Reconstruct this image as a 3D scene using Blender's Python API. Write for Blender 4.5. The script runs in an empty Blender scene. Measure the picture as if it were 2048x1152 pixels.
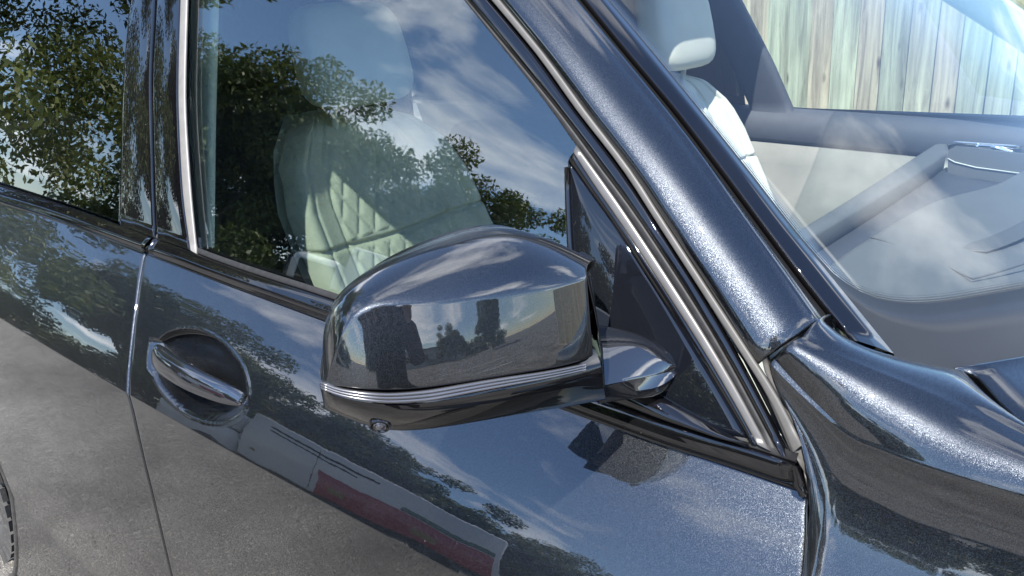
import bpy, math, random
import numpy as np
from mathutils import Vector, Matrix
PI = math.pi
SC = bpy.context.scene
COL = SC.collection
# ------------------------------------------------------------------ camera
cam_d = bpy.data.cameras.new('camera'); cam = bpy.data.objects.new('camera', cam_d); COL.objects.link(cam)
cam_d.sensor_width = 36; cam_d.lens = 27.833; cam_d.clip_start = .02; cam_d.clip_end = 3000
yaw, pitch, roll = [math.radians(a) for a in (40.9145, -19.7026, -3.8147)]
fw = Vector((-math.sin(yaw)*math.cos(pitch), math.cos(yaw)*math.cos(pitch), math.sin(pitch)))
rt = fw.cross(Vector((0,0,1))).normalized(); up = rt.cross(fw)
rt2 = rt*math.cos(roll)+up*math.sin(roll); up2 = up*math.cos(roll)-rt*math.sin(roll)
m = Matrix((rt2, up2, -fw)).transposed().to_4x4(); m.translation = Vector((1.26102, -.54824, 1.41312))
cam.matrix_world = m
SC.camera = cam
# ------------------------------------------------------------------ sky, clouds, sun, exposure
SUN_AZ, SUN_EL = math.radians(21), math.radians(53.5)        # azimuth from -y towards +x
sdir = Vector((math.sin(SUN_AZ)*math.cos(SUN_EL), -math.cos(SUN_AZ)*math.cos(SUN_EL), math.sin(SUN_EL)))
world = bpy.data.worlds.new('World'); SC.world = world; world.use_nodes = True
nt = world.node_tree; nt.nodes.clear(); L_ = nt.links.new
def wn(t, **kw):
    n = nt.nodes.new(t)
    for k, v in kw.items(): setattr(n, k, v)
    return n
sky = wn('ShaderNodeTexSky', sky_type='NISHITA', sun_disc=False, sun_elevation=SUN_EL, sun_rotation=math.atan2(sdir.x, sdir.y), altitude=50, air_density=1.0, dust_density=.15, ozone_density=2.4)
tc = wn('ShaderNodeTexCoord'); sep = wn('ShaderNodeSeparateXYZ'); L_(tc.outputs['Generated'], sep.inputs[0])
zc = wn('ShaderNodeMath', operation='MAXIMUM'); L_(sep.outputs[2], zc.inputs[0]); zc.inputs[1].default_value = 0
za = wn('ShaderNodeMath', operation='ADD'); L_(zc.outputs[0], za.inputs[0]); za.inputs[1].default_value = .22
dv = wn('ShaderNodeVectorMath', operation='DIVIDE'); L_(tc.outputs['Generated'], dv.inputs[0])
cmb = wn('ShaderNodeCombineXYZ')
for i in range(3): L_(za.outputs[0], cmb.inputs[i])
L_(cmb.outputs[0], dv.inputs[1])
mp = wn('ShaderNodeMapping'); L_(dv.outputs[0], mp.inputs[0]); mp.inputs['Location'].default_value = (3.3, 1.7, 0); mp.inputs['Scale'].default_value = (1, 1, .0); mp.inputs['Rotation'].default_value = (0,0,.6)
nz = wn('ShaderNodeTexNoise'); L_(mp.outputs[0], nz.inputs['Vector']); nz.inputs['Scale'].default_value = 1.15; nz.inputs['Detail'].default_value = 9; nz.inputs['Roughness'].default_value = .56; nz.inputs['Distortion'].default_value = .35
rp = wn('ShaderNodeValToRGB'); L_(nz.outputs['Fac'], rp.inputs[0]); rp.color_ramp.elements[0].position = .525; rp.color_ramp.elements[1].position = .66
hz = wn('ShaderNodeMapRange'); L_(sep.outputs[2], hz.inputs[0]); hz.inputs[1].default_value = -.02; hz.inputs[2].default_value = .06
mk = wn('ShaderNodeMath', operation='MULTIPLY'); L_(rp.outputs[0], mk.inputs[0]); L_(hz.outputs[0], mk.inputs[1])
mk2 = wn('ShaderNodeMath', operation='MULTIPLY'); L_(mk.outputs[0], mk2.inputs[0]); mk2.inputs[1].default_value = .85
mx = wn('ShaderNodeMix', data_type='RGBA'); L_(mk2.outputs[0], mx.inputs['Factor']); tn = wn('ShaderNodeMix', data_type='RGBA', blend_type='MULTIPLY'); tn.inputs['Factor'].default_value = 1; L_(sky.outputs[0], tn.inputs['A']); tn.inputs['B'].default_value = (.93, .99, 1.08, 1); L_(tn.outputs['Result'], mx.inputs['A']); mx.inputs['B'].default_value = (13.0, 13.2, 13.6, 1)
bg = wn('ShaderNodeBackground'); L_(mx.outputs['Result'], bg.inputs[0]); bg.inputs[1].default_value = .12
wo = wn('ShaderNodeOutputWorld'); L_(bg.outputs[0], wo.inputs[0])
sun_d = bpy.data.lights.new('sun', 'SUN'); sun_d.energy = 4.3; sun_d.angle = math.radians(.53); sun_d.color = (1, .95, .87)
sun = bpy.data.objects.new('sun', sun_d); COL.objects.link(sun); sun.rotation_euler = sdir.to_track_quat('Z', 'Y').to_euler(); sun.location = (4, -5, 9)
SC.view_settings.view_transform = 'Standard'; SC.view_settings.look = 'None'; SC.view_settings.exposure = 1.38; SC.view_settings.gamma = 1
SC.render.engine = 'CYCLES'
SC.cycles.max_bounces = 10; SC.cycles.transparent_max_bounces = 24; SC.cycles.glossy_bounces = 6; SC.cycles.diffuse_bounces = 3
SC.cycles.caustics_reflective = False; SC.cycles.caustics_refractive = False
# ------------------------------------------------------------------ materials
M = {}
def mat(name):
    m = bpy.data.materials.new(name); m.use_nodes = True; t = m.node_tree; M[name] = m
    return m, t, t.nodes['Principled BSDF']
def nd(t, k, **kw):
    n = t.nodes.new(k)
    for a, v in kw.items(): setattr(n, a, v)
    return n
def setp(b, **kw):
    for k, v in kw.items():
        b.inputs[k.replace('_', ' ')].default_value = v
def simple(name, col, rough=.5, metal=0., noise=0., nscale=40., bump=0., coat=0., spec=.5, bscale=None):
    m, t, b = mat(name)
    setp(b, Base_Color=(*col, 1), Roughness=rough, Metallic=metal)
    b.inputs['Specular IOR Level'].default_value = spec
    if coat: setp(b, Coat_Weight=coat, Coat_Roughness=.02)
    c = nd(t, 'ShaderNodeTexCoord')
    if noise:
        n = nd(t, 'ShaderNodeTexNoise'); n.inputs['Scale'].default_value = nscale; n.inputs['Detail'].default_value = 6; t.links.new(c.outputs['Object'], n.inputs['Vector'])
        r = nd(t, 'ShaderNodeMapRange'); t.links.new(n.outputs['Fac'], r.inputs[0]); r.inputs[1].default_value = .3; r.inputs[2].default_value = .7; r.inputs[3].default_value = 1-noise; r.inputs[4].default_value = 1+noise
        x = nd(t, 'ShaderNodeMix', data_type='RGBA', blend_type='MULTIPLY'); x.inputs['Factor'].default_value = 1; x.inputs['A'].default_value = (*col, 1); t.links.new(r.outputs[0], x.inputs['B']); t.links.new(x.outputs['Result'], b.inputs['Base Color'])
    if bump:
        n = nd(t, 'ShaderNodeTexNoise'); n.inputs['Scale'].default_value = bscale or nscale; n.inputs['Detail'].default_value = 4; t.links.new(c.outputs['Object'], n.inputs['Vector'])
        p = nd(t, 'ShaderNodeBump'); p.inputs['Strength'].default_value = bump; p.inputs['Distance'].default_value = .002; t.links.new(n.outputs['Fac'], p.inputs['Height']); t.links.new(p.outputs[0], b.inputs['Normal'])
    return m
def dust(t, b, c, lk, amount):
    """scattered dust specks lying on the surface"""
    v = nd(t, 'ShaderNodeTexVoronoi'); v.inputs['Scale'].default_value = 70; lk(c.outputs['Object'], v.inputs['Vector'])
    sp = nd(t, 'ShaderNodeSeparateColor'); lk(v.outputs['Color'], sp.inputs[0])
    sz = nd(t, 'ShaderNodeMath', operation='MULTIPLY'); lk(sp.outputs[1], sz.inputs[0]); sz.inputs[1].default_value = .055
    lt = nd(t, 'ShaderNodeMath', operation='LESS_THAN'); lk(v.outputs['Distance'], lt.inputs[0]); lk(sz.outputs[0], lt.inputs[1])
    pk = nd(t, 'ShaderNodeMath', operation='GREATER_THAN'); lk(sp.outputs[0], pk.inputs[0]); pk.inputs[1].default_value = 1-amount
    n = nd(t, 'ShaderNodeTexNoise'); n.inputs['Scale'].default_value = 5; n.inputs['Detail'].default_value = 5; lk(c.outputs['Object'], n.inputs['Vector'])
    fr = nd(t, 'ShaderNodeMapRange'); lk(n.outputs['Fac'], fr.inputs[0]); fr.inputs[1].default_value = .42; fr.inputs[2].default_value = .75; fr.inputs[3].default_value = 0; fr.inputs[4].default_value = .007
    a = nd(t, 'ShaderNodeMath', operation='MULTIPLY'); lk(lt.outputs[0], a.inputs[0]); lk(pk.outputs[0], a.inputs[1])
    a2 = nd(t, 'ShaderNodeMath', operation='MULTIPLY_ADD'); lk(a.outputs[0], a2.inputs[0]); a2.inputs[1].default_value = .55; lk(fr.outputs[0], a2.inputs[2])
    d = nd(t, 'ShaderNodeBsdfDiffuse'); d.inputs[0].default_value = (.42,.40,.37,1)
    mx = nd(t, 'ShaderNodeMixShader'); lk(a2.outputs[0], mx.inputs[0]); lk(b.outputs[0], mx.inputs[1]); lk(d.outputs[0], mx.inputs[2]); lk(mx.outputs[0], t.nodes['Material Output'].inputs[0])
def paint(name, flake_scale=5600., wave=1.):
    """dark metallic paint: fine flakes under a clear coat, dust specks on top"""
    m, t, b = mat(name); lk = t.links.new
    c = nd(t, 'ShaderNodeTexCoord')
    v = nd(t, 'ShaderNodeTexVoronoi'); v.inputs['Scale'].default_value = flake_scale; lk(c.outputs['Object'], v.inputs['Vector'])
    s = nd(t, 'ShaderNodeVectorMath', operation='SUBTRACT'); lk(v.outputs['Color'], s.inputs[0]); s.inputs[1].default_value = (.5,.5,.5)
    sc = nd(t, 'ShaderNodeVectorMath', operation='SCALE'); lk(s.outputs[0], sc.inputs[0]); sc.inputs['Scale'].default_value = .30
    g = nd(t, 'ShaderNodeNewGeometry')
    a = nd(t, 'ShaderNodeVectorMath', operation='ADD'); lk(g.outputs['Normal'], a.inputs[0]); lk(sc.outputs[0], a.inputs[1])
    n = nd(t, 'ShaderNodeVectorMath', operation='NORMALIZE'); lk(a.outputs[0], n.inputs[0]); lk(n.outputs[0], b.inputs['Normal'])
    sp = nd(t, 'ShaderNodeSeparateColor'); lk(v.outputs['Color'], sp.inputs[0])
    r = nd(t, 'ShaderNodeValToRGB'); lk(sp.outputs[2], r.inputs[0])
    e = r.color_ramp.elements; e[0].position = 0; e[0].color = (.0075,.0085,.0103,1); e[1].position = 1; e[1].color = (.15,.165,.185,1)
    k = e.new(.70); k.color = (.018,.0204,.0243,1); k = e.new(.92); k.color = (.052,.059,.068,1)
    lk(r.outputs[0], b.inputs['Base Color'])
    setp(b, Metallic=.95, Roughness=.31, Coat_Weight=1., Coat_Roughness=.003, Coat_IOR=1.86)
    # clear coat: slow panel waves and a trace of orange peel
    nz = nd(t, 'ShaderNodeTexNoise'); nz.inputs['Scale'].default_value = 150; nz.inputs['Detail'].default_value = 1; lk(c.outputs['Object'], nz.inputs['Vector'])
    bp = nd(t, 'ShaderNodeBump'); bp.inputs['Strength'].default_value = .018; bp.inputs['Distance'].default_value = .0006; lk(nz.outputs['Fac'], bp.inputs['Height'])
    n2 = nd(t, 'ShaderNodeTexNoise'); n2.inputs['Scale'].default_value = 9; n2.inputs['Detail'].default_value = 1; lk(c.outputs['Object'], n2.inputs['Vector'])
    b2 = nd(t, 'ShaderNodeBump'); b2.inputs['Strength'].default_value = .8*wave; b2.inputs['Distance'].default_value = .0010; lk(n2.outputs['Fac'], b2.inputs['Height']); lk(bp.outputs[0], b2.inputs['Normal']); lk(b2.outputs[0], b.inputs['Coat Normal'])
    dust(t, b, c, lk, .10)
    return m
paint('paint'); paint('paint_mirror', 8500., .15)
def gloss(name, col=(.006,.006,.008), ior=1.85, rough=.012, scratch=0.):
    m, t, b = mat(name)
    setp(b, Base_Color=(*col, 1), Roughness=rough, IOR=ior)
    dust(t, b, nd(t, 'ShaderNodeTexCoord'), t.links.new, .10)
    if scratch:
        lk = t.links.new; c = nd(t, 'ShaderNodeTexCoord'); mp = nd(t, 'ShaderNodeMapping'); lk(c.outputs['Object'], mp.inputs[0]); mp.inputs['Scale'].default_value = (60, 60, 900); mp.inputs['Rotation'].default_value = (0, .75, 0)
        n = nd(t, 'ShaderNodeTexNoise'); n.inputs['Scale'].default_value = 2.2; n.inputs['Detail'].default_value = 3; lk(mp.outputs[0], n.inputs['Vector'])
        r = nd(t, 'ShaderNodeValToRGB'); lk(n.outputs['Fac'], r.inputs[0]); r.color_ramp.elements[0].position = .68; r.color_ramp.elements[0].color = (rough,)*3+(1,); r.color_ramp.elements[1].position = .78; r.color_ramp.elements[1].color = (scratch,)*3+(1,)
        lk(r.outputs[0], b.inputs['Roughness'])
    return m
gloss('gloss_black', (.003,.003,.004), 1.68); gloss('scratched_black', (.004,.005,.008), 1.62, .008, .10); gloss('gloss_handle', (.008,.009,.012), 2.3, .02)
simple('dark', (.008,.008,.009), .7, spec=.2)
simple('rubber', (.018,.018,.019), .55, noise=.25, nscale=120, spec=.35)
simple('grey_rubber', (.085,.082,.078), .5, noise=.12, nscale=60)
simple('satin', (.10,.097,.094), .33, metal=.25, noise=.08, nscale=80)
simple('satin_bright', (.24,.228,.215), .42, metal=.3, noise=.08, nscale=80)
simple('plastic', (.045,.043,.041), .6, noise=.3, nscale=70, bump=.3, bscale=500)
simple('chrome', (.82,.82,.83), .06, metal=1.)
simple('dim_mirror', (.10,.11,.12), .03, metal=1.)
simple('chrome_soft', (.72,.72,.72), .22, metal=1.)
simple('leather', (.54,.55,.49), .5, noise=.06, nscale=14, bump=.10, bscale=420)
simple('suede', (.22,.218,.20), .85, noise=.14, nscale=9, bump=.15, bscale=200)
simple('trim_light', (.55,.57,.54), .6, noise=.05, nscale=20)
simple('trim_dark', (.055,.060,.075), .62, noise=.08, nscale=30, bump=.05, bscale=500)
simple('dash', (.105,.109,.113), .62, noise=.06, nscale=12, bump=.25, bscale=600)
simple('trim_sunlit', (.80,.85,.80), .6)  # extra pale: sunlight on the inner pillar cover is put into the colour
simple('dash_line', (.075,.078,.082), .6)
simple('lining', (.30,.30,.29), .9)
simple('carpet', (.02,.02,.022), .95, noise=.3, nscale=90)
simple('frit', (.022,.0225,.024), .32, noise=.06, nscale=30)
simple('tyre', (.055,.054,.053), .78, noise=.3, nscale=50, bump=.3, bscale=160)
simple('lens', (.05,.05,.06), .05, coat=1.)
def indicator():
    m, t, b = mat('indicator'); setp(b, Base_Color=(.13,.13,.14,1), Roughness=.22, Metallic=.6, Coat_Weight=1., Coat_Roughness=.02)
indicator()
def glass(name, tint, f0, haze=0.):
    """thin pane: clear or tinted, mirror share rising towards grazing angles"""
    m = bpy.data.materials.new(name); m.use_nodes = True; t = m.node_tree; t.nodes.clear(); lk = t.links.new; M[name] = m
    o = nd(t, 'ShaderNodeOutputMaterial'); g = nd(t, 'ShaderNodeNewGeometry')
    d = nd(t, 'ShaderNodeVectorMath', operation='DOT_PRODUCT'); lk(g.outputs['Incoming'], d.inputs[0]); lk(g.outputs['Normal'], d.inputs[1])
    ab = nd(t, 'ShaderNodeMath', operation='ABSOLUTE'); lk(d.outputs['Value'], ab.inputs[0])
    one = nd(t, 'ShaderNodeMath', operation='SUBTRACT', use_clamp=True); one.inputs[0].default_value = 1; lk(ab.outputs[0], one.inputs[1])
    pw = nd(t, 'ShaderNodeMath', operation='POWER'); lk(one.outputs[0], pw.inputs[0]); pw.inputs[1].default_value = 5
    mu = nd(t, 'ShaderNodeMath', operation='MULTIPLY_ADD'); lk(pw.outputs[0], mu.inputs[0]); mu.inputs[1].default_value = 1-f0; mu.inputs[2].default_value = f0
    tr = nd(t, 'ShaderNodeBsdfTransparent'); tr.inputs[0].default_value = (*tint, 1)
    gl = nd(t, 'ShaderNodeBsdfGlossy'); gl.inputs['Roughness'].default_value = .0; gl.inputs[0].default_value = (1,1,1,1)
    mx = nd(t, 'ShaderNodeMixShader'); lk(mu.outputs[0], mx.inputs[0]); lk(tr.outputs[0], mx.inputs[1]); lk(gl.outputs[0], mx.inputs[2])
    if haze:
        df = nd(t, 'ShaderNodeBsdfDiffuse'); df.inputs[0].default_value = (.7,.7,.7,1); m2 = nd(t, 'ShaderNodeMixShader'); m2.inputs[0].default_value = haze
        lk(mx.outputs[0], m2.inputs[1]); lk(df.outputs[0], m2.inputs[2]); lk(m2.outputs[0], o.inputs[0])
    else: lk(mx.outputs[0], o.inputs[0])
glass('side_glass', (.76,.81,.775), .115); glass('privacy_glass', (.20,.21,.21), .13); glass('wind_glass', (.80,.85,.85), .085, .005); glass('far_glass', (.90,.95,.92), .03); glass('far_privacy', (.10,.105,.11), .04)
def clear_face():
    m = bpy.data.materials.new('clear_face'); m.use_nodes = True; t = m.node_tree; t.nodes.clear(); M['clear_face'] = m
    o = nd(t, 'ShaderNodeOutputMaterial'); tr = nd(t, 'ShaderNodeBsdfTransparent'); tr.inputs[0].default_value = (.97,.98,.98,1); t.links.new(tr.outputs[0], o.inputs[0])
clear_face()
simple('white_paint', (.74,.75,.76), .25, coat=.6)
simple('red_paint', (.34,.012,.02), .25, coat=.6)
simple('pale_red', (.42,.10,.11), .3)
simple('green_paint', (.015,.10,.06), .25, coat=.6)
simple('yellow_paint', (.26,.17,.02), .3)
simple('bark', (.07,.055,.04), .9, noise=.4, nscale=6, bump=.6, bscale=14)
simple('wall_render', (.55,.54,.51), .85, noise=.12, nscale=1.2)
simple('roof_sheet', (.20,.21,.22), .5, noise=.1, nscale=3)
simple('cloth', (.018,.019,.024), .9, noise=.2, nscale=60)
simple('jeans', (.03,.04,.07), .9, noise=.2, nscale=60)
simple('skin', (.50,.31,.22), .55)
simple('hair', (.03,.02,.015), .6)
simple('line_paint', (.62,.62,.60), .7, noise=.25, nscale=14)
def leaf(name, c1, c2):
    m, t, b = mat(name); lk = t.links.new
    a = nd(t, 'ShaderNodeAttribute', attribute_name='tone'); x = nd(t, 'ShaderNodeMix', data_type='RGBA'); lk(a.outputs['Fac'], x.inputs['Factor']); x.inputs['A'].default_value = (*c1, 1); x.inputs['B'].default_value = (*c2, 1)
    lk(x.outputs['Result'], b.inputs['Base Color']); setp(b, Roughness=.5)
    tl = nd(t, 'ShaderNodeBsdfTranslucent'); lk(x.outputs['Result'], tl.inputs[0]); mx = nd(t, 'ShaderNodeMixShader'); mx.inputs[0].default_value = .3
    lk(b.outputs[0], mx.inputs[1]); lk(tl.outputs[0], mx.inputs[2]); lk(mx.outputs[0], t.nodes['Material Output'].inputs[0])
leaf('leaves', (.065,.100,.022), (.20,.23,.065)); leaf('leaves_dark', (.050,.080,.020), (.15,.18,.05))
def asphalt():
    m, t, b = mat('asphalt'); lk = t.links.new; c = nd(t, 'ShaderNodeTexCoord')
    n1 = nd(t, 'ShaderNodeTexNoise'); n1.inputs['Scale'].default_value = 1.1; n1.inputs['Detail'].default_value = 7; n1.inputs['Roughness'].default_value = .62; lk(c.outputs['Object'], n1.inputs['Vector'])
    v = nd(t, 'ShaderNodeTexVoronoi'); v.inputs['Scale'].default_value = 190; lk(c.outputs['Object'], v.inputs['Vector'])
    sp = nd(t, 'ShaderNodeSeparateColor'); lk(v.outputs['Color'], sp.inputs[0])
    r1 = nd(t, 'ShaderNodeValToRGB'); lk(n1.outputs['Fac'], r1.inputs[0]); e = r1.color_ramp.elements; e[0].position = .36; e[0].color = (.085,.081,.076,1); e[1].position = .66; e[1].color = (.22,.21,.195,1)
    r2 = nd(t, 'ShaderNodeValToRGB'); lk(sp.outputs[0], r2.inputs[0]); e = r2.color_ramp.elements; e[0].color = (.72,.72,.72,1); e[1].color = (1.6,1.57,1.5,1); k = e.new(.8); k.color = (1.05,1.05,1.05,1)
    x = nd(t, 'ShaderNodeMix', data_type='RGBA', blend_type='MULTIPLY'); x.inputs['Factor'].default_value = 1; lk(r1.outputs[0], x.inputs['A']); lk(r2.outputs[0], x.inputs['B'])
    lk(x.outputs['Result'], b.inputs['Base Color']); setp(b, Roughness=.9)
    bp = nd(t, 'ShaderNodeBump'); bp.inputs['Strength'].default_value = .7; bp.inputs['Distance'].default_value = .006; lk(v.outputs['Distance'], bp.inputs['Height']); lk(bp.outputs[0], b.inputs['Normal'])
asphalt()
def wood():
    m, t, b = mat('fence_wood'); lk = t.links.new; c = nd(t, 'ShaderNodeTexCoord'); oi = nd(t, 'ShaderNodeObjectInfo')
    rnd = nd(t, 'ShaderNodeMath', operation='MULTIPLY'); lk(oi.outputs['Random'], rnd.inputs[0]); rnd.inputs[1].default_value = 37
    cm = nd(t, 'ShaderNodeCombineXYZ'); lk(rnd.outputs[0], cm.inputs[0]); lk(rnd.outputs[0], cm.inputs[2])
    ad = nd(t, 'ShaderNodeVectorMath', operation='ADD'); lk(c.outputs['Object'], ad.inputs[0]); lk(cm.outputs[0], ad.inputs[1])
    mp = nd(t, 'ShaderNodeMapping'); lk(ad.outputs[0], mp.inputs[0]); mp.inputs['Scale'].default_value = (26, 26, 1.6)
    n = nd(t, 'ShaderNodeTexNoise'); n.inputs['Scale'].default_value = 1.3; n.inputs['Detail'].default_value = 8; n.inputs['Roughness'].default_value = .65; n.inputs['Distortion'].default_value = .8; lk(mp.outputs[0], n.inputs['Vector'])
    r = nd(t, 'ShaderNodeValToRGB'); lk(n.outputs['Fac'], r.inputs[0]); e = r.color_ramp.elements; e[0].position = .30; e[0].color = (.17,.145,.12,1); e[1].position = .70; e[1].color = (.60,.585,.52,1)
    # knots
    mp2 = nd(t, 'ShaderNodeMapping'); lk(ad.outputs[0], mp2.inputs[0]); mp2.inputs['Scale'].default_value = (16, 3, 5.5)
    v = nd(t, 'ShaderNodeTexVoronoi'); v.inputs['Scale'].default_value = 1.0; lk(mp2.outputs[0], v.inputs['Vector'])
    kr = nd(t, 'ShaderNodeValToRGB'); lk(v.outputs['Distance'], kr.inputs[0]); e2 = kr.color_ramp.elements; e2[0].position = .05; e2[0].color = (.30,.24,.20,1); e2[1].position = .17; e2[1].color = (1,1,1,1)
    x = nd(t, 'ShaderNodeMix', data_type='RGBA', blend_type='MULTIPLY'); x.inputs['Factor'].default_value = 1; lk(r.outputs[0], x.inputs['A']); lk(kr.outputs[0], x.inputs['B'])
    # grey-green or brown cast board by board
    r3 = nd(t, 'ShaderNodeValToRGB'); lk(oi.outputs['Random'], r3.inputs[0]); e3 = r3.color_ramp.elements; e3[0].color = (.80,.84,.74,1); e3[1].color = (1.2,1.12,1.0,1); q = e3.new(.45); q.color = (.98,1.04,.90,1); q = e3.new(.75); q.color = (1.0,.86,.74,1)
    y = nd(t, 'ShaderNodeMix', data_type='RGBA', blend_type='MULTIPLY'); y.inputs['Factor'].default_value = 1; lk(x.outputs['Result'], y.inputs['A']); lk(r3.outputs[0], y.inputs['B'])
    lk(y.outputs['Result'], b.inputs['Base Color']); setp(b, Roughness=.85)
    bp = nd(t, 'ShaderNodeBump'); bp.inputs['Strength'].default_value = .5; bp.inputs['Distance'].default_value = .004; lk(n.outputs['Fac'], bp.inputs['Height']); lk(bp.outputs[0], b.inputs['Normal'])
wood()
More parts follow.
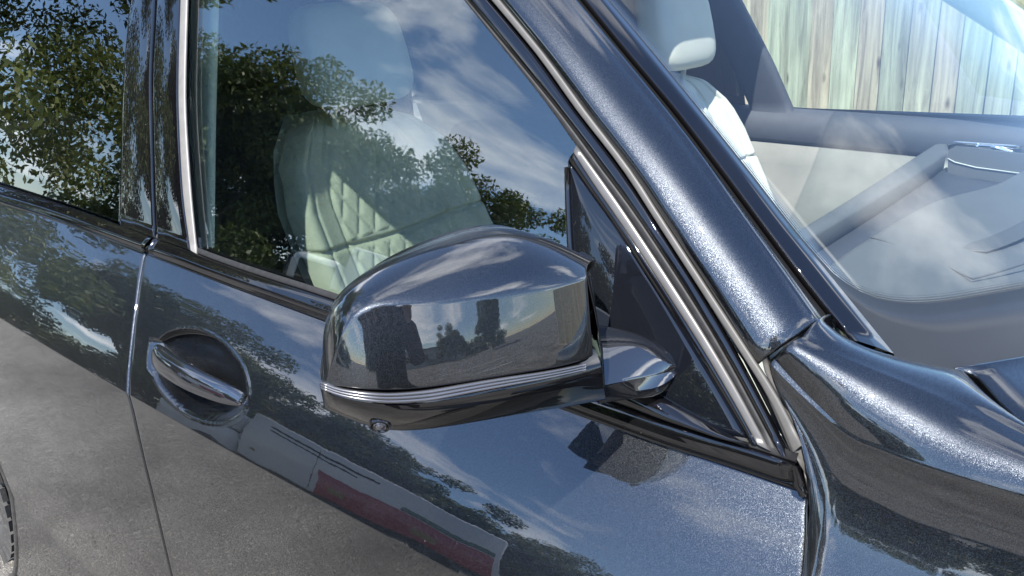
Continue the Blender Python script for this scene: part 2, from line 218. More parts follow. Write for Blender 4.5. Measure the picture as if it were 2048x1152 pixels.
# ------------------------------------------------------------------ measured body lines (metres)
K = {
 'rg': [(-0.1408,0.1417,1.4594), (-0.1437,0.132,1.4327), (-0.1436,0.1224,1.4054), (-0.1428,0.1127,1.378), (-0.1407,0.1032,1.3505), (-0.1374,0.0938,1.3229), (-0.1334,0.0844,1.2952), (-0.1293,0.0752,1.2676), (-0.1253,0.0661,1.2398), (-0.1216,0.0571,1.2121), (-0.1182,0.0482,1.1842), (-0.1149,0.0394,1.1563), (-0.1119,0.0307,1.1283), (-0.1091,0.0221,1.1001)],
 'gl': [(-0.0595,0.1389,1.4554), (-0.0559,0.1289,1.4276), (-0.0525,0.1191,1.3998), (-0.0491,0.1093,1.372), (-0.0451,0.0997,1.3441), (-0.0395,0.0903,1.3162), (-0.0321,0.081,1.2884), (-0.0251,0.0718,1.2606), (-0.0184,0.0628,1.2328), (-0.0119,0.0539,1.2051), (-0.0054,0.0451,1.1774), (0.0013,0.0364,1.1497), (0.0083,0.028,1.1221), (0.0154,0.0196,1.0945)],
 'gr': [(-0.0512,0.1388,1.455), (-0.0477,0.1289,1.4272), (-0.0443,0.119,1.3995), (-0.0409,0.1093,1.3717), (-0.0369,0.0997,1.3439), (-0.0313,0.0903,1.316), (-0.0239,0.081,1.2882), (-0.0169,0.0719,1.2605), (-0.0103,0.0628,1.2328), (-0.0038,0.054,1.2051), (0.0027,0.0452,1.1775), (0.0093,0.0366,1.1498), (0.0163,0.0281,1.1223), (0.0233,0.0198,1.0947)],
 'tl': [(0.0248,0.1363,1.4512), (0.0301,0.1262,1.4229), (0.0352,0.1163,1.3948), (0.0403,0.1065,1.3666), (0.0457,0.0969,1.3384), (0.0516,0.0874,1.3103), (0.0588,0.0781,1.2822), (0.0666,0.0689,1.2543), (0.0746,0.0599,1.2264), (0.0829,0.0511,1.1986), (0.0919,0.0424,1.171), (0.1026,0.034,1.1437), (0.1148,0.0259,1.1169), (0.1272,0.018,1.0903)],
 'tr': [(0.0443,0.1362,1.4502), (0.0496,0.1261,1.4218), (0.0547,0.1162,1.3936), (0.0597,0.1064,1.3653), (0.0651,0.0967,1.337), (0.0709,0.0872,1.3088), (0.0783,0.0778,1.2806), (0.0868,0.0687,1.2526), (0.0959,0.0597,1.2247), (0.1051,0.0509,1.197), (0.1145,0.0422,1.1693), (0.1243,0.0338,1.1419), (0.1345,0.0255,1.1146), (0.1446,0.0174,1.0874)],
 'e0': [(0.6184,0.1458,1.4205), (0.6443,0.1396,1.4002), (0.6693,0.1337,1.3805), (0.6934,0.1281,1.3613), (0.7167,0.1226,1.3426), (0.7392,0.1173,1.3243), (0.7608,0.1122,1.3063), (0.7805,0.107,1.288), (0.8001,0.102,1.2703), (0.8197,0.0973,1.2534), (0.8388,0.0928,1.2369), (0.8572,0.0884,1.2205), (0.8747,0.084,1.2043), (0.8916,0.0797,1.1881), (0.9079,0.0755,1.1721), (0.9238,0.0714,1.1564), (0.9391,0.0673,1.1408), (0.954,0.0633,1.1253), (0.9683,0.0594,1.11), (0.9821,0.0554,1.0946), (0.9955,0.0515,1.0793), (1.0085,0.0477,1.0642), (1.0213,0.044,1.0492), (1.0338,0.0404,1.0345)],
 'e1': [(0.6245,0.1449,1.4202), (0.6509,0.1388,1.4), (0.6764,0.133,1.3803), (0.701,0.1274,1.3612), (0.7248,0.122,1.3427), (0.7478,0.1168,1.3246), (0.7698,0.1118,1.3068), (0.7908,0.1068,1.2892), (0.8108,0.102,1.2717), (0.8303,0.0973,1.2546), (0.8496,0.0928,1.2382), (0.8682,0.0884,1.222), (0.8857,0.0841,1.2057), (0.9026,0.0797,1.1895), (0.9189,0.0755,1.1735), (0.9348,0.0714,1.1577), (0.9502,0.0673,1.1421), (0.965,0.0633,1.1266), (0.9792,0.0593,1.1111), (0.9928,0.0553,1.0956), (1.006,0.0514,1.0801), (1.0188,0.0475,1.0647), (1.0314,0.0437,1.0496), (1.0437,0.04,1.0346)],
 'e2': [(0.6535,0.1456,1.4187), (0.6788,0.1397,1.3992), (0.7033,0.1341,1.3802), (0.7265,0.1286,1.3615), (0.7483,0.1231,1.3427), (0.7689,0.1177,1.3242), (0.7892,0.1125,1.3062), (0.8095,0.1077,1.289), (0.8293,0.1031,1.2723), (0.8483,0.0985,1.2558), (0.8662,0.0939,1.2392), (0.8831,0.0894,1.2225), (0.8994,0.0849,1.206), (0.9155,0.0805,1.1899), (0.9312,0.0763,1.1741), (0.9464,0.0722,1.1585), (0.9612,0.0682,1.143), (0.9755,0.0642,1.1276), (0.989,0.0602,1.1122), (1.002,0.0562,1.0966), (1.0145,0.0522,1.0812), (1.0267,0.0482,1.0658), (1.0386,0.0444,1.0506), (1.0504,0.0406,1.0356)],
 'e3': [(0.6594,0.1437,1.4185), (0.6845,0.1379,1.3991), (0.7086,0.1324,1.3803), (0.7316,0.1269,1.3618), (0.753,0.1214,1.3432), (0.7733,0.116,1.3246), (0.7932,0.1109,1.3067), (0.8134,0.1061,1.2898), (0.8333,0.1016,1.2735), (0.8521,0.0971,1.2571), (0.8695,0.0925,1.2404), (0.8859,0.0879,1.2236), (0.902,0.0834,1.2072), (0.918,0.0791,1.1913), (0.9335,0.0749,1.1756), (0.9488,0.0709,1.1602), (0.9637,0.067,1.1451), (0.9783,0.0631,1.1302), (0.9926,0.0594,1.1156), (1.0066,0.0558,1.1013), (1.0202,0.0523,1.087), (1.0326,0.0485,1.0721), (1.0435,0.0444,1.0563), (1.0537,0.0403,1.0404)],
 'e4': [(0.6713,0.144,1.4179), (0.6956,0.1383,1.3988), (0.7189,0.1328,1.3803), (0.7413,0.1274,1.3621), (0.7623,0.1221,1.3438), (0.7822,0.1168,1.3258), (0.8018,0.1118,1.3082), (0.8214,0.1071,1.2915), (0.8406,0.1026,1.2753), (0.859,0.0982,1.2592), (0.8761,0.0936,1.2428), (0.8921,0.089,1.2263), (0.908,0.0847,1.2102), (0.9237,0.0804,1.1945), (0.939,0.0764,1.1791), (0.9541,0.0724,1.164), (0.9688,0.0685,1.1492), (0.9832,0.0648,1.1347), (0.9973,0.0612,1.1203), (1.0112,0.0576,1.1063), (1.0248,0.0542,1.0925), (1.0376,0.0506,1.0783), (1.0491,0.0469,1.0635), (1.0599,0.043,1.0484)],
 'e5': [(0.6822,0.1403,1.4174), (0.7017,0.1357,1.402), (0.7207,0.1312,1.3869), (0.7391,0.1268,1.3721), (0.7568,0.1225,1.3574), (0.7736,0.1182,1.3427), (0.7898,0.114,1.3281), (0.8056,0.1099,1.3139), (0.8214,0.106,1.3001), (0.8372,0.1023,1.2869), (0.8525,0.0987,1.2738), (0.8673,0.0951,1.2608), (0.8812,0.0914,1.2475), (0.8943,0.0877,1.2342), (0.9071,0.0841,1.2209), (0.9198,0.0806,1.208), (0.9323,0.0771,1.1953), (0.9446,0.0738,1.1827), (0.9566,0.0705,1.1704), (0.9685,0.0673,1.1582), (0.98,0.0642,1.146), (0.9911,0.061,1.1339), (1.0022,0.058,1.1221), (1.0137,0.0552,1.1109)],
 'e6': [(0.7267,0.2108,1.4126), (0.7438,0.2062,1.3979), (0.7606,0.2016,1.3836), (0.777,0.1972,1.3695), (0.7931,0.193,1.3558), (0.8088,0.1892,1.3424), (0.8243,0.1857,1.3294), (0.8394,0.1823,1.3166), (0.8543,0.1786,1.3039), (0.8689,0.1746,1.2914), (0.8832,0.1704,1.279), (0.8972,0.1661,1.2668), (0.911,0.1617,1.2548), (0.9244,0.1573,1.243), (0.9376,0.1529,1.2314), (0.9505,0.1485,1.22), (0.9632,0.1441,1.2088), (0.9756,0.14,1.1978), (0.9879,0.1361,1.1871), (0.9999,0.1322,1.1765), (1.0117,0.1284,1.1661), (1.0232,0.1245,1.1559), (1.0346,0.1206,1.1459), (1.0457,0.1168,1.136)],
 'e7': [(0.7181,0.2318,1.4122), (0.7371,0.2267,1.396), (0.7557,0.2217,1.3802), (0.7739,0.217,1.3647), (0.7917,0.2124,1.3495), (0.8091,0.2083,1.3348), (0.8261,0.2043,1.3204), (0.8428,0.2003,1.3063), (0.8592,0.1959,1.2923), (0.8751,0.1912,1.2784), (0.8908,0.1862,1.2648), (0.9061,0.1813,1.2515), (0.9211,0.1763,1.2384), (0.9357,0.1713,1.2255), (0.95,0.1663,1.2129), (0.964,0.1615,1.2005), (0.9778,0.1568,1.1884), (0.9912,0.1523,1.1766), (1.0044,0.148,1.165), (1.0174,0.144,1.1536), (1.0302,0.1404,1.1426), (1.0428,0.1372,1.1317), (1.0553,0.1343,1.1211), (1.0676,0.132,1.1108)],
 'e8': [(0.7331,0.2558,1.4106), (0.753,0.2507,1.3937), (0.7726,0.2458,1.3771), (0.7917,0.2408,1.3609), (0.8103,0.2358,1.345), (0.8286,0.2308,1.3294), (0.8464,0.2257,1.3142), (0.8638,0.2207,1.2992), (0.8809,0.2157,1.2845), (0.8976,0.2107,1.2701), (0.9139,0.2057,1.256), (0.9298,0.2007,1.2422), (0.9454,0.1956,1.2286), (0.9606,0.1904,1.2153), (0.9754,0.1854,1.2022), (0.9901,0.181,1.1895), (1.0045,0.1773,1.1772), (1.0186,0.1738,1.1652), (1.0324,0.17,1.1533), (1.046,0.1662,1.1416), (1.0593,0.1625,1.1302), (1.0723,0.159,1.1189), (1.0851,0.1554,1.1079), (1.0977,0.152,1.0971)],
 'frit': [(0.7277,0.264,1.4106), (0.7455,0.2595,1.3954), (0.763,0.255,1.3806), (0.7802,0.2506,1.3661), (0.797,0.2462,1.3518), (0.8135,0.2417,1.3377), (0.8297,0.2371,1.3239), (0.8455,0.2326,1.3103), (0.861,0.2281,1.297), (0.8763,0.2236,1.2839), (0.8912,0.2191,1.271), (0.9058,0.2147,1.2584), (0.9201,0.2102,1.246), (0.9342,0.2057,1.2338), (0.9479,0.2011,1.2217), (0.9614,0.1964,1.2099), (0.9746,0.192,1.1984), (0.9877,0.1881,1.1871), (1.0006,0.185,1.1761), (1.0133,0.1825,1.1655), (1.0259,0.1804,1.155), (1.0387,0.1828,1.1457), (1.0514,0.1883,1.1373), (1.0639,0.1978,1.1302), (1.0759,0.2115,1.1246), (1.0875,0.2281,1.12), (1.0986,0.2474,1.1163), (1.1096,0.2684,1.1131), (1.1204,0.2914,1.1104), (1.1311,0.3159,1.1078), (1.1422,0.3413,1.1049), (1.1536,0.3681,1.1019), (1.1652,0.3963,1.0987), (1.1772,0.4261,1.0952), (1.1896,0.4577,1.0915), (1.2022,0.4916,1.0875), (1.2153,0.5282,1.0832), (1.2289,0.5679,1.0785), (1.243,0.6109,1.0731), (1.258,0.6581,1.0669)],
 'sb': [(0.7908,0.094,1.2597), (0.809,0.0896,1.2435), (0.827,0.0853,1.2278), (0.8449,0.0813,1.2128), (0.8615,0.0772,1.1973), (0.8774,0.073,1.1819), (0.8928,0.069,1.1667), (0.908,0.0651,1.1518), (0.9228,0.0613,1.1371), (0.9373,0.0576,1.1227), (0.9514,0.054,1.1084), (0.9652,0.0504,1.0943), (0.9787,0.0469,1.0803), (0.9918,0.0435,1.0665), (1.0045,0.0401,1.0527), (1.017,0.0368,1.0391)],
 'ss': [(0.7978,0.0936,1.2694), (0.8154,0.0887,1.2522), (0.8329,0.0841,1.2356), (0.8506,0.0798,1.2197), (0.8676,0.0756,1.2041), (0.884,0.0715,1.1885), (0.8999,0.0674,1.1731), (0.9155,0.0635,1.1581), (0.9307,0.0596,1.1432), (0.9455,0.0559,1.1286), (0.9598,0.0521,1.114), (0.9736,0.0485,1.0995), (0.9869,0.0448,1.085), (0.9998,0.0412,1.0706), (1.0123,0.0376,1.0562), (1.0245,0.034,1.042)],
 'se': [(0.7993,0.0979,1.2762), (0.8191,0.0931,1.259), (0.8382,0.0885,1.2421), (0.8567,0.084,1.2254), (0.8744,0.0795,1.2088), (0.8915,0.0751,1.1925), (0.9081,0.0709,1.1764), (0.9242,0.0667,1.1606), (0.9399,0.0627,1.145), (0.9552,0.0587,1.1295), (0.9699,0.0548,1.1142), (0.9841,0.0509,1.0989), (0.9978,0.047,1.0837), (1.0109,0.0431,1.0684), (1.0236,0.0393,1.0532), (1.0361,0.0356,1.0382)],
 'sbot': [(0.8419,0.0288,1.0467), (0.8601,0.0297,1.0467), (0.8779,0.0305,1.0466), (0.895,0.0312,1.046), (0.9116,0.0317,1.0447), (0.9278,0.0321,1.0433), (0.9436,0.0327,1.0423), (0.9592,0.0333,1.0417), (0.9743,0.0339,1.0409), (0.989,0.0344,1.0398), (1.0034,0.035,1.0392), (1.0175,0.0357,1.0388)],
 'sl': [(0.7912,0.0923,1.2545), (0.7958,0.0852,1.2321), (0.8007,0.0782,1.2097), (0.806,0.0713,1.1875), (0.8117,0.0645,1.1653), (0.8178,0.0579,1.1432), (0.824,0.0514,1.1212), (0.8303,0.045,1.0992), (0.8366,0.0386,1.0773), (0.8428,0.0324,1.0554)],
 'bmr_t': [(-0.8732,0.0336,1.1202), (-0.7861,0.0311,1.1192), (-0.7052,0.029,1.1179), (-0.6296,0.0273,1.1164), (-0.5588,0.0258,1.115), (-0.4921,0.0246,1.1135), (-0.4293,0.0236,1.1119), (-0.3698,0.0228,1.1103), (-0.3136,0.0221,1.1086), (-0.2602,0.0215,1.1068), (-0.2096,0.021,1.1047), (-0.1615,0.0204,1.1024), (-0.1156,0.02,1.1), (-0.0717,0.0196,1.0977), (-0.0296,0.0193,1.0954), (0.0107,0.0191,1.0932)],
 'bmf_t': [(0.0189,0.0191,1.0926), (0.0705,0.0192,1.0907), (0.1195,0.0193,1.0886), (0.1651,0.0191,1.0849), (0.2092,0.0192,1.0823), (0.2515,0.0195,1.0802), (0.2919,0.0199,1.0783), (0.3307,0.0204,1.0768), (0.3679,0.021,1.0755), (0.4036,0.0217,1.0742), (0.4377,0.0223,1.0729), (0.4705,0.0229,1.0713), (0.5019,0.0234,1.0695), (0.5321,0.0239,1.0676), (0.5612,0.0243,1.0656), (0.5892,0.0248,1.0636), (0.6162,0.0253,1.0617), (0.6423,0.0257,1.0598), (0.6676,0.0262,1.058), (0.6921,0.0267,1.0562), (0.7157,0.0272,1.0545), (0.7387,0.0277,1.0528), (0.7609,0.0283,1.0512), (0.7824,0.0288,1.0496), (0.8034,0.0293,1.048), (0.8237,0.0298,1.0465), (0.8434,0.0303,1.045), (0.8626,0.0308,1.0435), (0.8812,0.0313,1.042), (0.8993,0.0318,1.0406), (0.917,0.0323,1.0392), (0.9341,0.0329,1.038), (0.9509,0.0335,1.0369), (0.9673,0.0341,1.0361), (0.9833,0.0348,1.0356), (0.999,0.0356,1.0353), (1.0142,0.0364,1.0349), (1.029,0.037,1.0343), (1.0435,0.0376,1.0334), (1.0576,0.0382,1.0325)],
 'bmr_b': [(-0.7531,-0.0093,1.0977), (-0.6844,-0.0086,1.0962), (-0.6193,-0.0077,1.0947), (-0.5576,-0.0068,1.0932), (-0.4989,-0.0058,1.0917), (-0.443,-0.0047,1.0902), (-0.3896,-0.0037,1.0886), (-0.3385,-0.0028,1.0869), (-0.2895,-0.0021,1.0849), (-0.2425,-0.0015,1.0827), (-0.1974,-0.0009,1.0806), (-0.1541,-0.0002,1.0784), (-0.1125,0.0005,1.0764), (-0.0724,0.0011,1.0744), (-0.0338,0.0018,1.0724), (0.0034,0.0025,1.0704)],
 'bmf_b': [(0.0186,0.002,1.0686), (0.0693,0.003,1.0658), (0.1176,0.004,1.0631), (0.1637,0.005,1.0604), (0.2076,0.006,1.0579), (0.2496,0.0071,1.0554), (0.2898,0.0082,1.0531), (0.3284,0.0092,1.0508), (0.3653,0.0103,1.0486), (0.4009,0.0114,1.0465), (0.435,0.0125,1.0444), (0.4678,0.0135,1.0424), (0.4995,0.0146,1.0405), (0.5299,0.0157,1.0386), (0.5593,0.0168,1.0369), (0.5877,0.0179,1.0351), (0.6152,0.019,1.0334), (0.6417,0.02,1.0317), (0.6673,0.0209,1.03), (0.6922,0.0218,1.0283), (0.7162,0.0227,1.0266), (0.7395,0.0234,1.0248), (0.7621,0.0242,1.0231), (0.7841,0.025,1.0214), (0.8054,0.0258,1.0199), (0.826,0.0266,1.0184), (0.8461,0.0275,1.0171), (0.8657,0.0285,1.0158), (0.8846,0.0294,1.0146), (0.9031,0.0303,1.0135), (0.9211,0.0313,1.0124), (0.9387,0.0323,1.0114), (0.9557,0.0335,1.0106), (0.9724,0.0348,1.0102), (0.9886,0.0362,1.0098), (1.0045,0.0373,1.0091), (1.0199,0.0383,1.0083), (1.035,0.0392,1.0074), (1.0497,0.0401,1.0065), (1.0641,0.041,1.0056)],
 'dg': [(0.0008,0.0005,1.0629), (0.0084,-0.0101,1.0487), (0.016,-0.0202,1.0344), (0.0239,-0.0298,1.0202), (0.0314,-0.0391,1.0059), (0.0384,-0.048,0.9916), (0.0448,-0.0566,0.9773), (0.0505,-0.0648,0.9628), (0.0557,-0.0727,0.9481), (0.0603,-0.0803,0.9333), (0.0646,-0.0874,0.9184), (0.0687,-0.0942,0.9033), (0.0736,-0.1005,0.8882), (0.0777,-0.1033,0.8718), (0.0804,-0.104,0.8543), (0.0812,-0.1048,0.8358), (0.0817,-0.1055,0.8171), (0.0821,-0.1062,0.7981), (0.0825,-0.1068,0.7789), (0.0831,-0.1073,0.7596), (0.0839,-0.1077,0.7402), (0.0847,-0.1081,0.7206), (0.0853,-0.1084,0.7007), (0.0855,-0.1086,0.6804), (0.0853,-0.1088,0.6596), (0.0847,-0.1089,0.6384), (0.0838,-0.1089,0.6168), (0.0827,-0.1088,0.5947), (0.0812,-0.1086,0.5721), (0.0795,-0.1083,0.549)],
 'df': [(1.0701,0.0427,1.002), (1.0714,0.0382,0.9961), (1.0728,0.0339,0.9903), (1.0746,0.0297,0.9846), (1.0764,0.0256,0.9789), (1.078,0.0215,0.9731), (1.0794,0.0175,0.9673), (1.0807,0.0135,0.9615), (1.0821,0.0096,0.9557), (1.0833,0.0057,0.9498)],
 'arch': [(-0.7716,-0.1076,0.4558), (-0.7791,-0.1043,0.3926), (-0.7925,-0.0997,0.3246), (-0.8147,-0.0934,0.2494), (-0.8496,-0.0846,0.164), (-0.902,-0.072,0.0639)],
 'facet': [(-0.8263,-0.1037,0.3987), (-0.7703,-0.1019,0.35), (-0.6721,-0.102,0.3286), (-0.5327,-0.1043,0.3406), (-0.4067,-0.1055,0.3516), (-0.2919,-0.106,0.362)],
 'handle_rim': [(0.1178,-0.0712,0.9451), (0.1262,-0.0615,0.9616), (0.1454,-0.0505,0.9783), (0.1774,-0.0415,0.9894), (0.2257,-0.0364,0.9927), (0.2801,-0.0392,0.983), (0.3219,-0.0465,0.9672), (0.3469,-0.0561,0.9484), (0.3513,-0.0655,0.9312), (0.3375,-0.0746,0.9153), (0.3086,-0.0825,0.9024), (0.2665,-0.0887,0.894), (0.2149,-0.0901,0.8969), (0.1703,-0.0869,0.9089), (0.1376,-0.0801,0.9262)],
 'handle_ends': [(0.1336,-0.0766,0.9428), (0.3552,-0.0655,0.9398)],
 'cap00': [(0.739,-0.2002,1.1301), (0.7421,-0.1938,1.1564), (0.7452,-0.1874,1.1752), (0.7491,-0.1795,1.1912), (0.7551,-0.1671,1.2052), (0.765,-0.1468,1.2188), (0.7764,-0.1234,1.2264), (0.7911,-0.0932,1.233), (0.8027,-0.0693,1.2362), (0.8129,-0.0485,1.2354), (0.822,-0.0297,1.2273), (0.8334,-0.0063,1.2099), (0.8431,0.0135,1.1902), (0.8494,0.0265,1.1733)],
 'cap01': [(0.7498,-0.2055,1.1301), (0.7529,-0.1991,1.1564), (0.756,-0.1927,1.1752), (0.7599,-0.1848,1.1912), (0.7659,-0.1723,1.2052), (0.7758,-0.152,1.2188), (0.7872,-0.1286,1.2264), (0.8019,-0.0985,1.233), (0.8135,-0.0746,1.2362), (0.8237,-0.0538,1.2354), (0.8328,-0.035,1.2273), (0.8442,-0.0116,1.2099), (0.8539,0.0082,1.1902), (0.8602,0.0213,1.1733)],
 'cap02': [(0.7636,-0.214,1.1372), (0.7644,-0.2112,1.1645), (0.7657,-0.2072,1.1847), (0.769,-0.1995,1.2028), (0.7768,-0.1856,1.2171), (0.7895,-0.1654,1.2292), (0.8033,-0.1428,1.2355), (0.819,-0.1147,1.2408), (0.832,-0.0909,1.243), (0.8438,-0.0681,1.2412), (0.8535,-0.0462,1.2329), (0.8632,-0.022,1.2179), (0.8711,-0.0016,1.2014), (0.8754,0.0128,1.1873)],
 'cap03': [(0.7812,-0.2249,1.1462), (0.7817,-0.2233,1.1736), (0.7825,-0.2201,1.1938), (0.7858,-0.212,1.2123), (0.7951,-0.1971,1.2252), (0.8096,-0.1781,1.2335), (0.8244,-0.1574,1.2368), (0.8401,-0.1324,1.2396), (0.8533,-0.1095,1.2402), (0.8647,-0.0867,1.2379), (0.8736,-0.0639,1.2313), (0.8811,-0.0401,1.2207), (0.8864,-0.0202,1.2095), (0.8878,-0.0047,1.1996)],
 'cap04': [(0.7987,-0.2358,1.1552), (0.8011,-0.2327,1.1815), (0.803,-0.2286,1.1999), (0.807,-0.2201,1.2165), (0.8165,-0.2059,1.226), (0.8307,-0.1891,1.2292), (0.845,-0.1708,1.2291), (0.8596,-0.1486,1.229), (0.8718,-0.127,1.228), (0.8819,-0.1051,1.2255), (0.8894,-0.083,1.2213), (0.8946,-0.0613,1.2159), (0.8975,-0.0431,1.2103), (0.8967,-0.0276,1.2046)],
 'cap05': [(0.8075,-0.2413,1.1597), (0.8118,-0.2362,1.1848), (0.815,-0.2309,1.2014), (0.8194,-0.2226,1.2157), (0.8279,-0.2104,1.2225), (0.8408,-0.195,1.2231), (0.8544,-0.1776,1.2211), (0.868,-0.1567,1.2194), (0.8794,-0.1356,1.2175), (0.8888,-0.1141,1.2151), (0.8959,-0.0925,1.2121), (0.9005,-0.0722,1.2092), (0.903,-0.0553,1.2062), (0.9024,-0.0398,1.2026)],
 'cap06': [(0.8125,-0.2444,1.1623), (0.8185,-0.2376,1.1862), (0.8228,-0.2312,1.2013), (0.8275,-0.2234,1.2134), (0.8346,-0.2133,1.2183), (0.8462,-0.199,1.2173), (0.8592,-0.1819,1.2142), (0.872,-0.1614,1.2115), (0.8829,-0.1405,1.209), (0.8919,-0.1192,1.2066), (0.8991,-0.0976,1.2043), (0.904,-0.0782,1.2028), (0.9069,-0.062,1.2013), (0.9073,-0.0465,1.1992)],
 'cap07': [(0.8126,-0.2442,1.1621), (0.8187,-0.2376,1.1848), (0.8232,-0.2314,1.1991), (0.8281,-0.2238,1.2106), (0.8353,-0.2139,1.2153), (0.8468,-0.1997,1.2142), (0.8596,-0.1828,1.2111), (0.8724,-0.1625,1.2085), (0.8832,-0.1417,1.2061), (0.8923,-0.1204,1.2037), (0.8996,-0.0988,1.2013), (0.9045,-0.0793,1.1997), (0.9076,-0.0631,1.1981), (0.9081,-0.0472,1.196)],
 'cap08': [(0.8129,-0.244,1.1618), (0.8191,-0.2377,1.1824), (0.8239,-0.2318,1.1952), (0.8291,-0.2246,1.2056), (0.8365,-0.215,1.2097), (0.8478,-0.2011,1.2085), (0.8605,-0.1844,1.2056), (0.8731,-0.1643,1.203), (0.8838,-0.144,1.2007), (0.893,-0.1226,1.1983), (0.9004,-0.1008,1.1959), (0.9055,-0.0813,1.1941), (0.9087,-0.065,1.1924), (0.9093,-0.0485,1.1904)],
 'cap09': [(0.8136,-0.2437,1.1615), (0.8201,-0.2381,1.1781), (0.8254,-0.2327,1.1885), (0.8312,-0.226,1.1968), (0.8387,-0.217,1.1998), (0.8498,-0.2036,1.1985), (0.8621,-0.1873,1.1957), (0.8744,-0.1678,1.1935), (0.8849,-0.1481,1.1913), (0.8943,-0.1265,1.1889), (0.902,-0.1047,1.1863), (0.9073,-0.085,1.1842), (0.9108,-0.0686,1.1823), (0.9117,-0.051,1.1804)],
 'cap10': [(0.8145,-0.2434,1.1611), (0.8213,-0.2385,1.1728), (0.8272,-0.2338,1.1799), (0.8335,-0.2278,1.1856), (0.8413,-0.2194,1.1874), (0.852,-0.2066,1.1858), (0.8639,-0.1908,1.1833), (0.8759,-0.1719,1.1814), (0.8861,-0.153,1.1794), (0.8958,-0.1313,1.177), (0.9037,-0.1092,1.1742), (0.9093,-0.0893,1.1716), (0.913,-0.0725,1.1694), (0.9143,-0.0537,1.1676)],
 'cap11': [(0.8155,-0.243,1.1607), (0.8226,-0.239,1.1669), (0.8289,-0.2349,1.1704), (0.8359,-0.2294,1.1731), (0.8438,-0.2217,1.1734), (0.854,-0.2095,1.1715), (0.8654,-0.1942,1.1694), (0.8771,-0.176,1.1678), (0.8869,-0.158,1.1661), (0.897,-0.136,1.1637), (0.9052,-0.1137,1.1606), (0.9111,-0.0935,1.1575), (0.915,-0.0762,1.1549), (0.9167,-0.0558,1.1532)],
 'cap12': [(0.8164,-0.2427,1.1604), (0.8237,-0.2393,1.1615), (0.8304,-0.2357,1.1616), (0.8376,-0.2307,1.1615), (0.8456,-0.2234,1.1604), (0.8554,-0.2118,1.1582), (0.8664,-0.197,1.1564), (0.8777,-0.1794,1.1551), (0.8873,-0.1621,1.1537), (0.8977,-0.1399,1.1512), (0.9062,-0.1173,1.148), (0.9123,-0.0967,1.1443), (0.9163,-0.0789,1.1413), (0.9183,-0.057,1.1396)],
 'cap13': [(0.8168,-0.2426,1.1602), (0.8241,-0.2395,1.1593), (0.8309,-0.236,1.158), (0.8383,-0.2311,1.1568), (0.8462,-0.224,1.1551), (0.8558,-0.2126,1.1528), (0.8667,-0.1981,1.1511), (0.8779,-0.1807,1.15), (0.8874,-0.1637,1.1486), (0.8979,-0.1413,1.1462), (0.9065,-0.1186,1.1428), (0.9126,-0.0978,1.1389), (0.9167,-0.0799,1.1357), (0.9188,-0.0573,1.1339)],
 'cap14': [(0.8132,-0.2409,1.1612), (0.8205,-0.2377,1.1603), (0.8273,-0.2342,1.159), (0.8347,-0.2294,1.1578), (0.8426,-0.2223,1.1561), (0.8522,-0.2109,1.1538), (0.8631,-0.1963,1.1521), (0.8743,-0.179,1.151), (0.8838,-0.1619,1.1496), (0.8943,-0.1396,1.1472), (0.9029,-0.1168,1.1438), (0.909,-0.0961,1.1399), (0.9131,-0.0781,1.1367), (0.9152,-0.0555,1.1349)],
 'ind_u': [(0.8092,-0.2457,1.1631), (0.8175,-0.2431,1.1604), (0.8257,-0.2397,1.1587), (0.8334,-0.2355,1.1576), (0.8403,-0.2308,1.1564), (0.8464,-0.2253,1.155), (0.8518,-0.2192,1.1535), (0.857,-0.2127,1.1526), (0.8621,-0.2061,1.1518), (0.8671,-0.1992,1.1512), (0.8719,-0.1922,1.1508), (0.8765,-0.1849,1.1505), (0.881,-0.1773,1.1502), (0.8853,-0.1696,1.1497), (0.8895,-0.1615,1.1491), (0.8936,-0.1532,1.1482), (0.8975,-0.1445,1.1471), (0.9013,-0.1354,1.1457), (0.9049,-0.126,1.1442), (0.9083,-0.1161,1.1424), (0.9115,-0.1056,1.1406), (0.9144,-0.0946,1.1386), (0.9171,-0.0829,1.1366), (0.9193,-0.0703,1.1343)],
 'ind_l': [(0.81,-0.2469,1.1574), (0.8185,-0.2442,1.1549), (0.8266,-0.2409,1.1529), (0.8343,-0.2369,1.1513), (0.8412,-0.2323,1.1497), (0.8474,-0.227,1.148), (0.8529,-0.221,1.1463), (0.8582,-0.2145,1.1452), (0.8633,-0.2079,1.1442), (0.8683,-0.2011,1.1434), (0.8731,-0.194,1.143), (0.8777,-0.1867,1.1428), (0.8822,-0.1792,1.1426), (0.8865,-0.1714,1.1423), (0.8907,-0.1634,1.1418), (0.8948,-0.155,1.1411), (0.8987,-0.1463,1.1402), (0.9025,-0.1373,1.1391), (0.9061,-0.1278,1.1378), (0.9095,-0.1179,1.1363), (0.9126,-0.1075,1.1347), (0.9155,-0.0965,1.1329), (0.9182,-0.0848,1.1309), (0.9205,-0.0723,1.1287)],
 'low00': [(0.7634,-0.2141,1.132), (0.7848,-0.2339,1.1454), (0.8097,-0.2465,1.1587), (0.8247,-0.2413,1.1537), (0.8419,-0.2312,1.1497), (0.8545,-0.2183,1.146), (0.8681,-0.2005,1.1435), (0.8848,-0.1738,1.1418), (0.8996,-0.1429,1.1401), (0.9121,-0.1072,1.1357), (0.9192,-0.0767,1.1302), (0.9197,-0.0485,1.1279)],
 'low01': [(0.7633,-0.2141,1.129), (0.7879,-0.236,1.1443), (0.8159,-0.2507,1.1596), (0.825,-0.242,1.1513), (0.8419,-0.2324,1.1472), (0.8544,-0.2202,1.1431), (0.8675,-0.2036,1.1407), (0.8839,-0.1783,1.1389), (0.8996,-0.1469,1.1371), (0.9126,-0.1122,1.1329), (0.9207,-0.0809,1.1272), (0.9233,-0.0527,1.1248)],
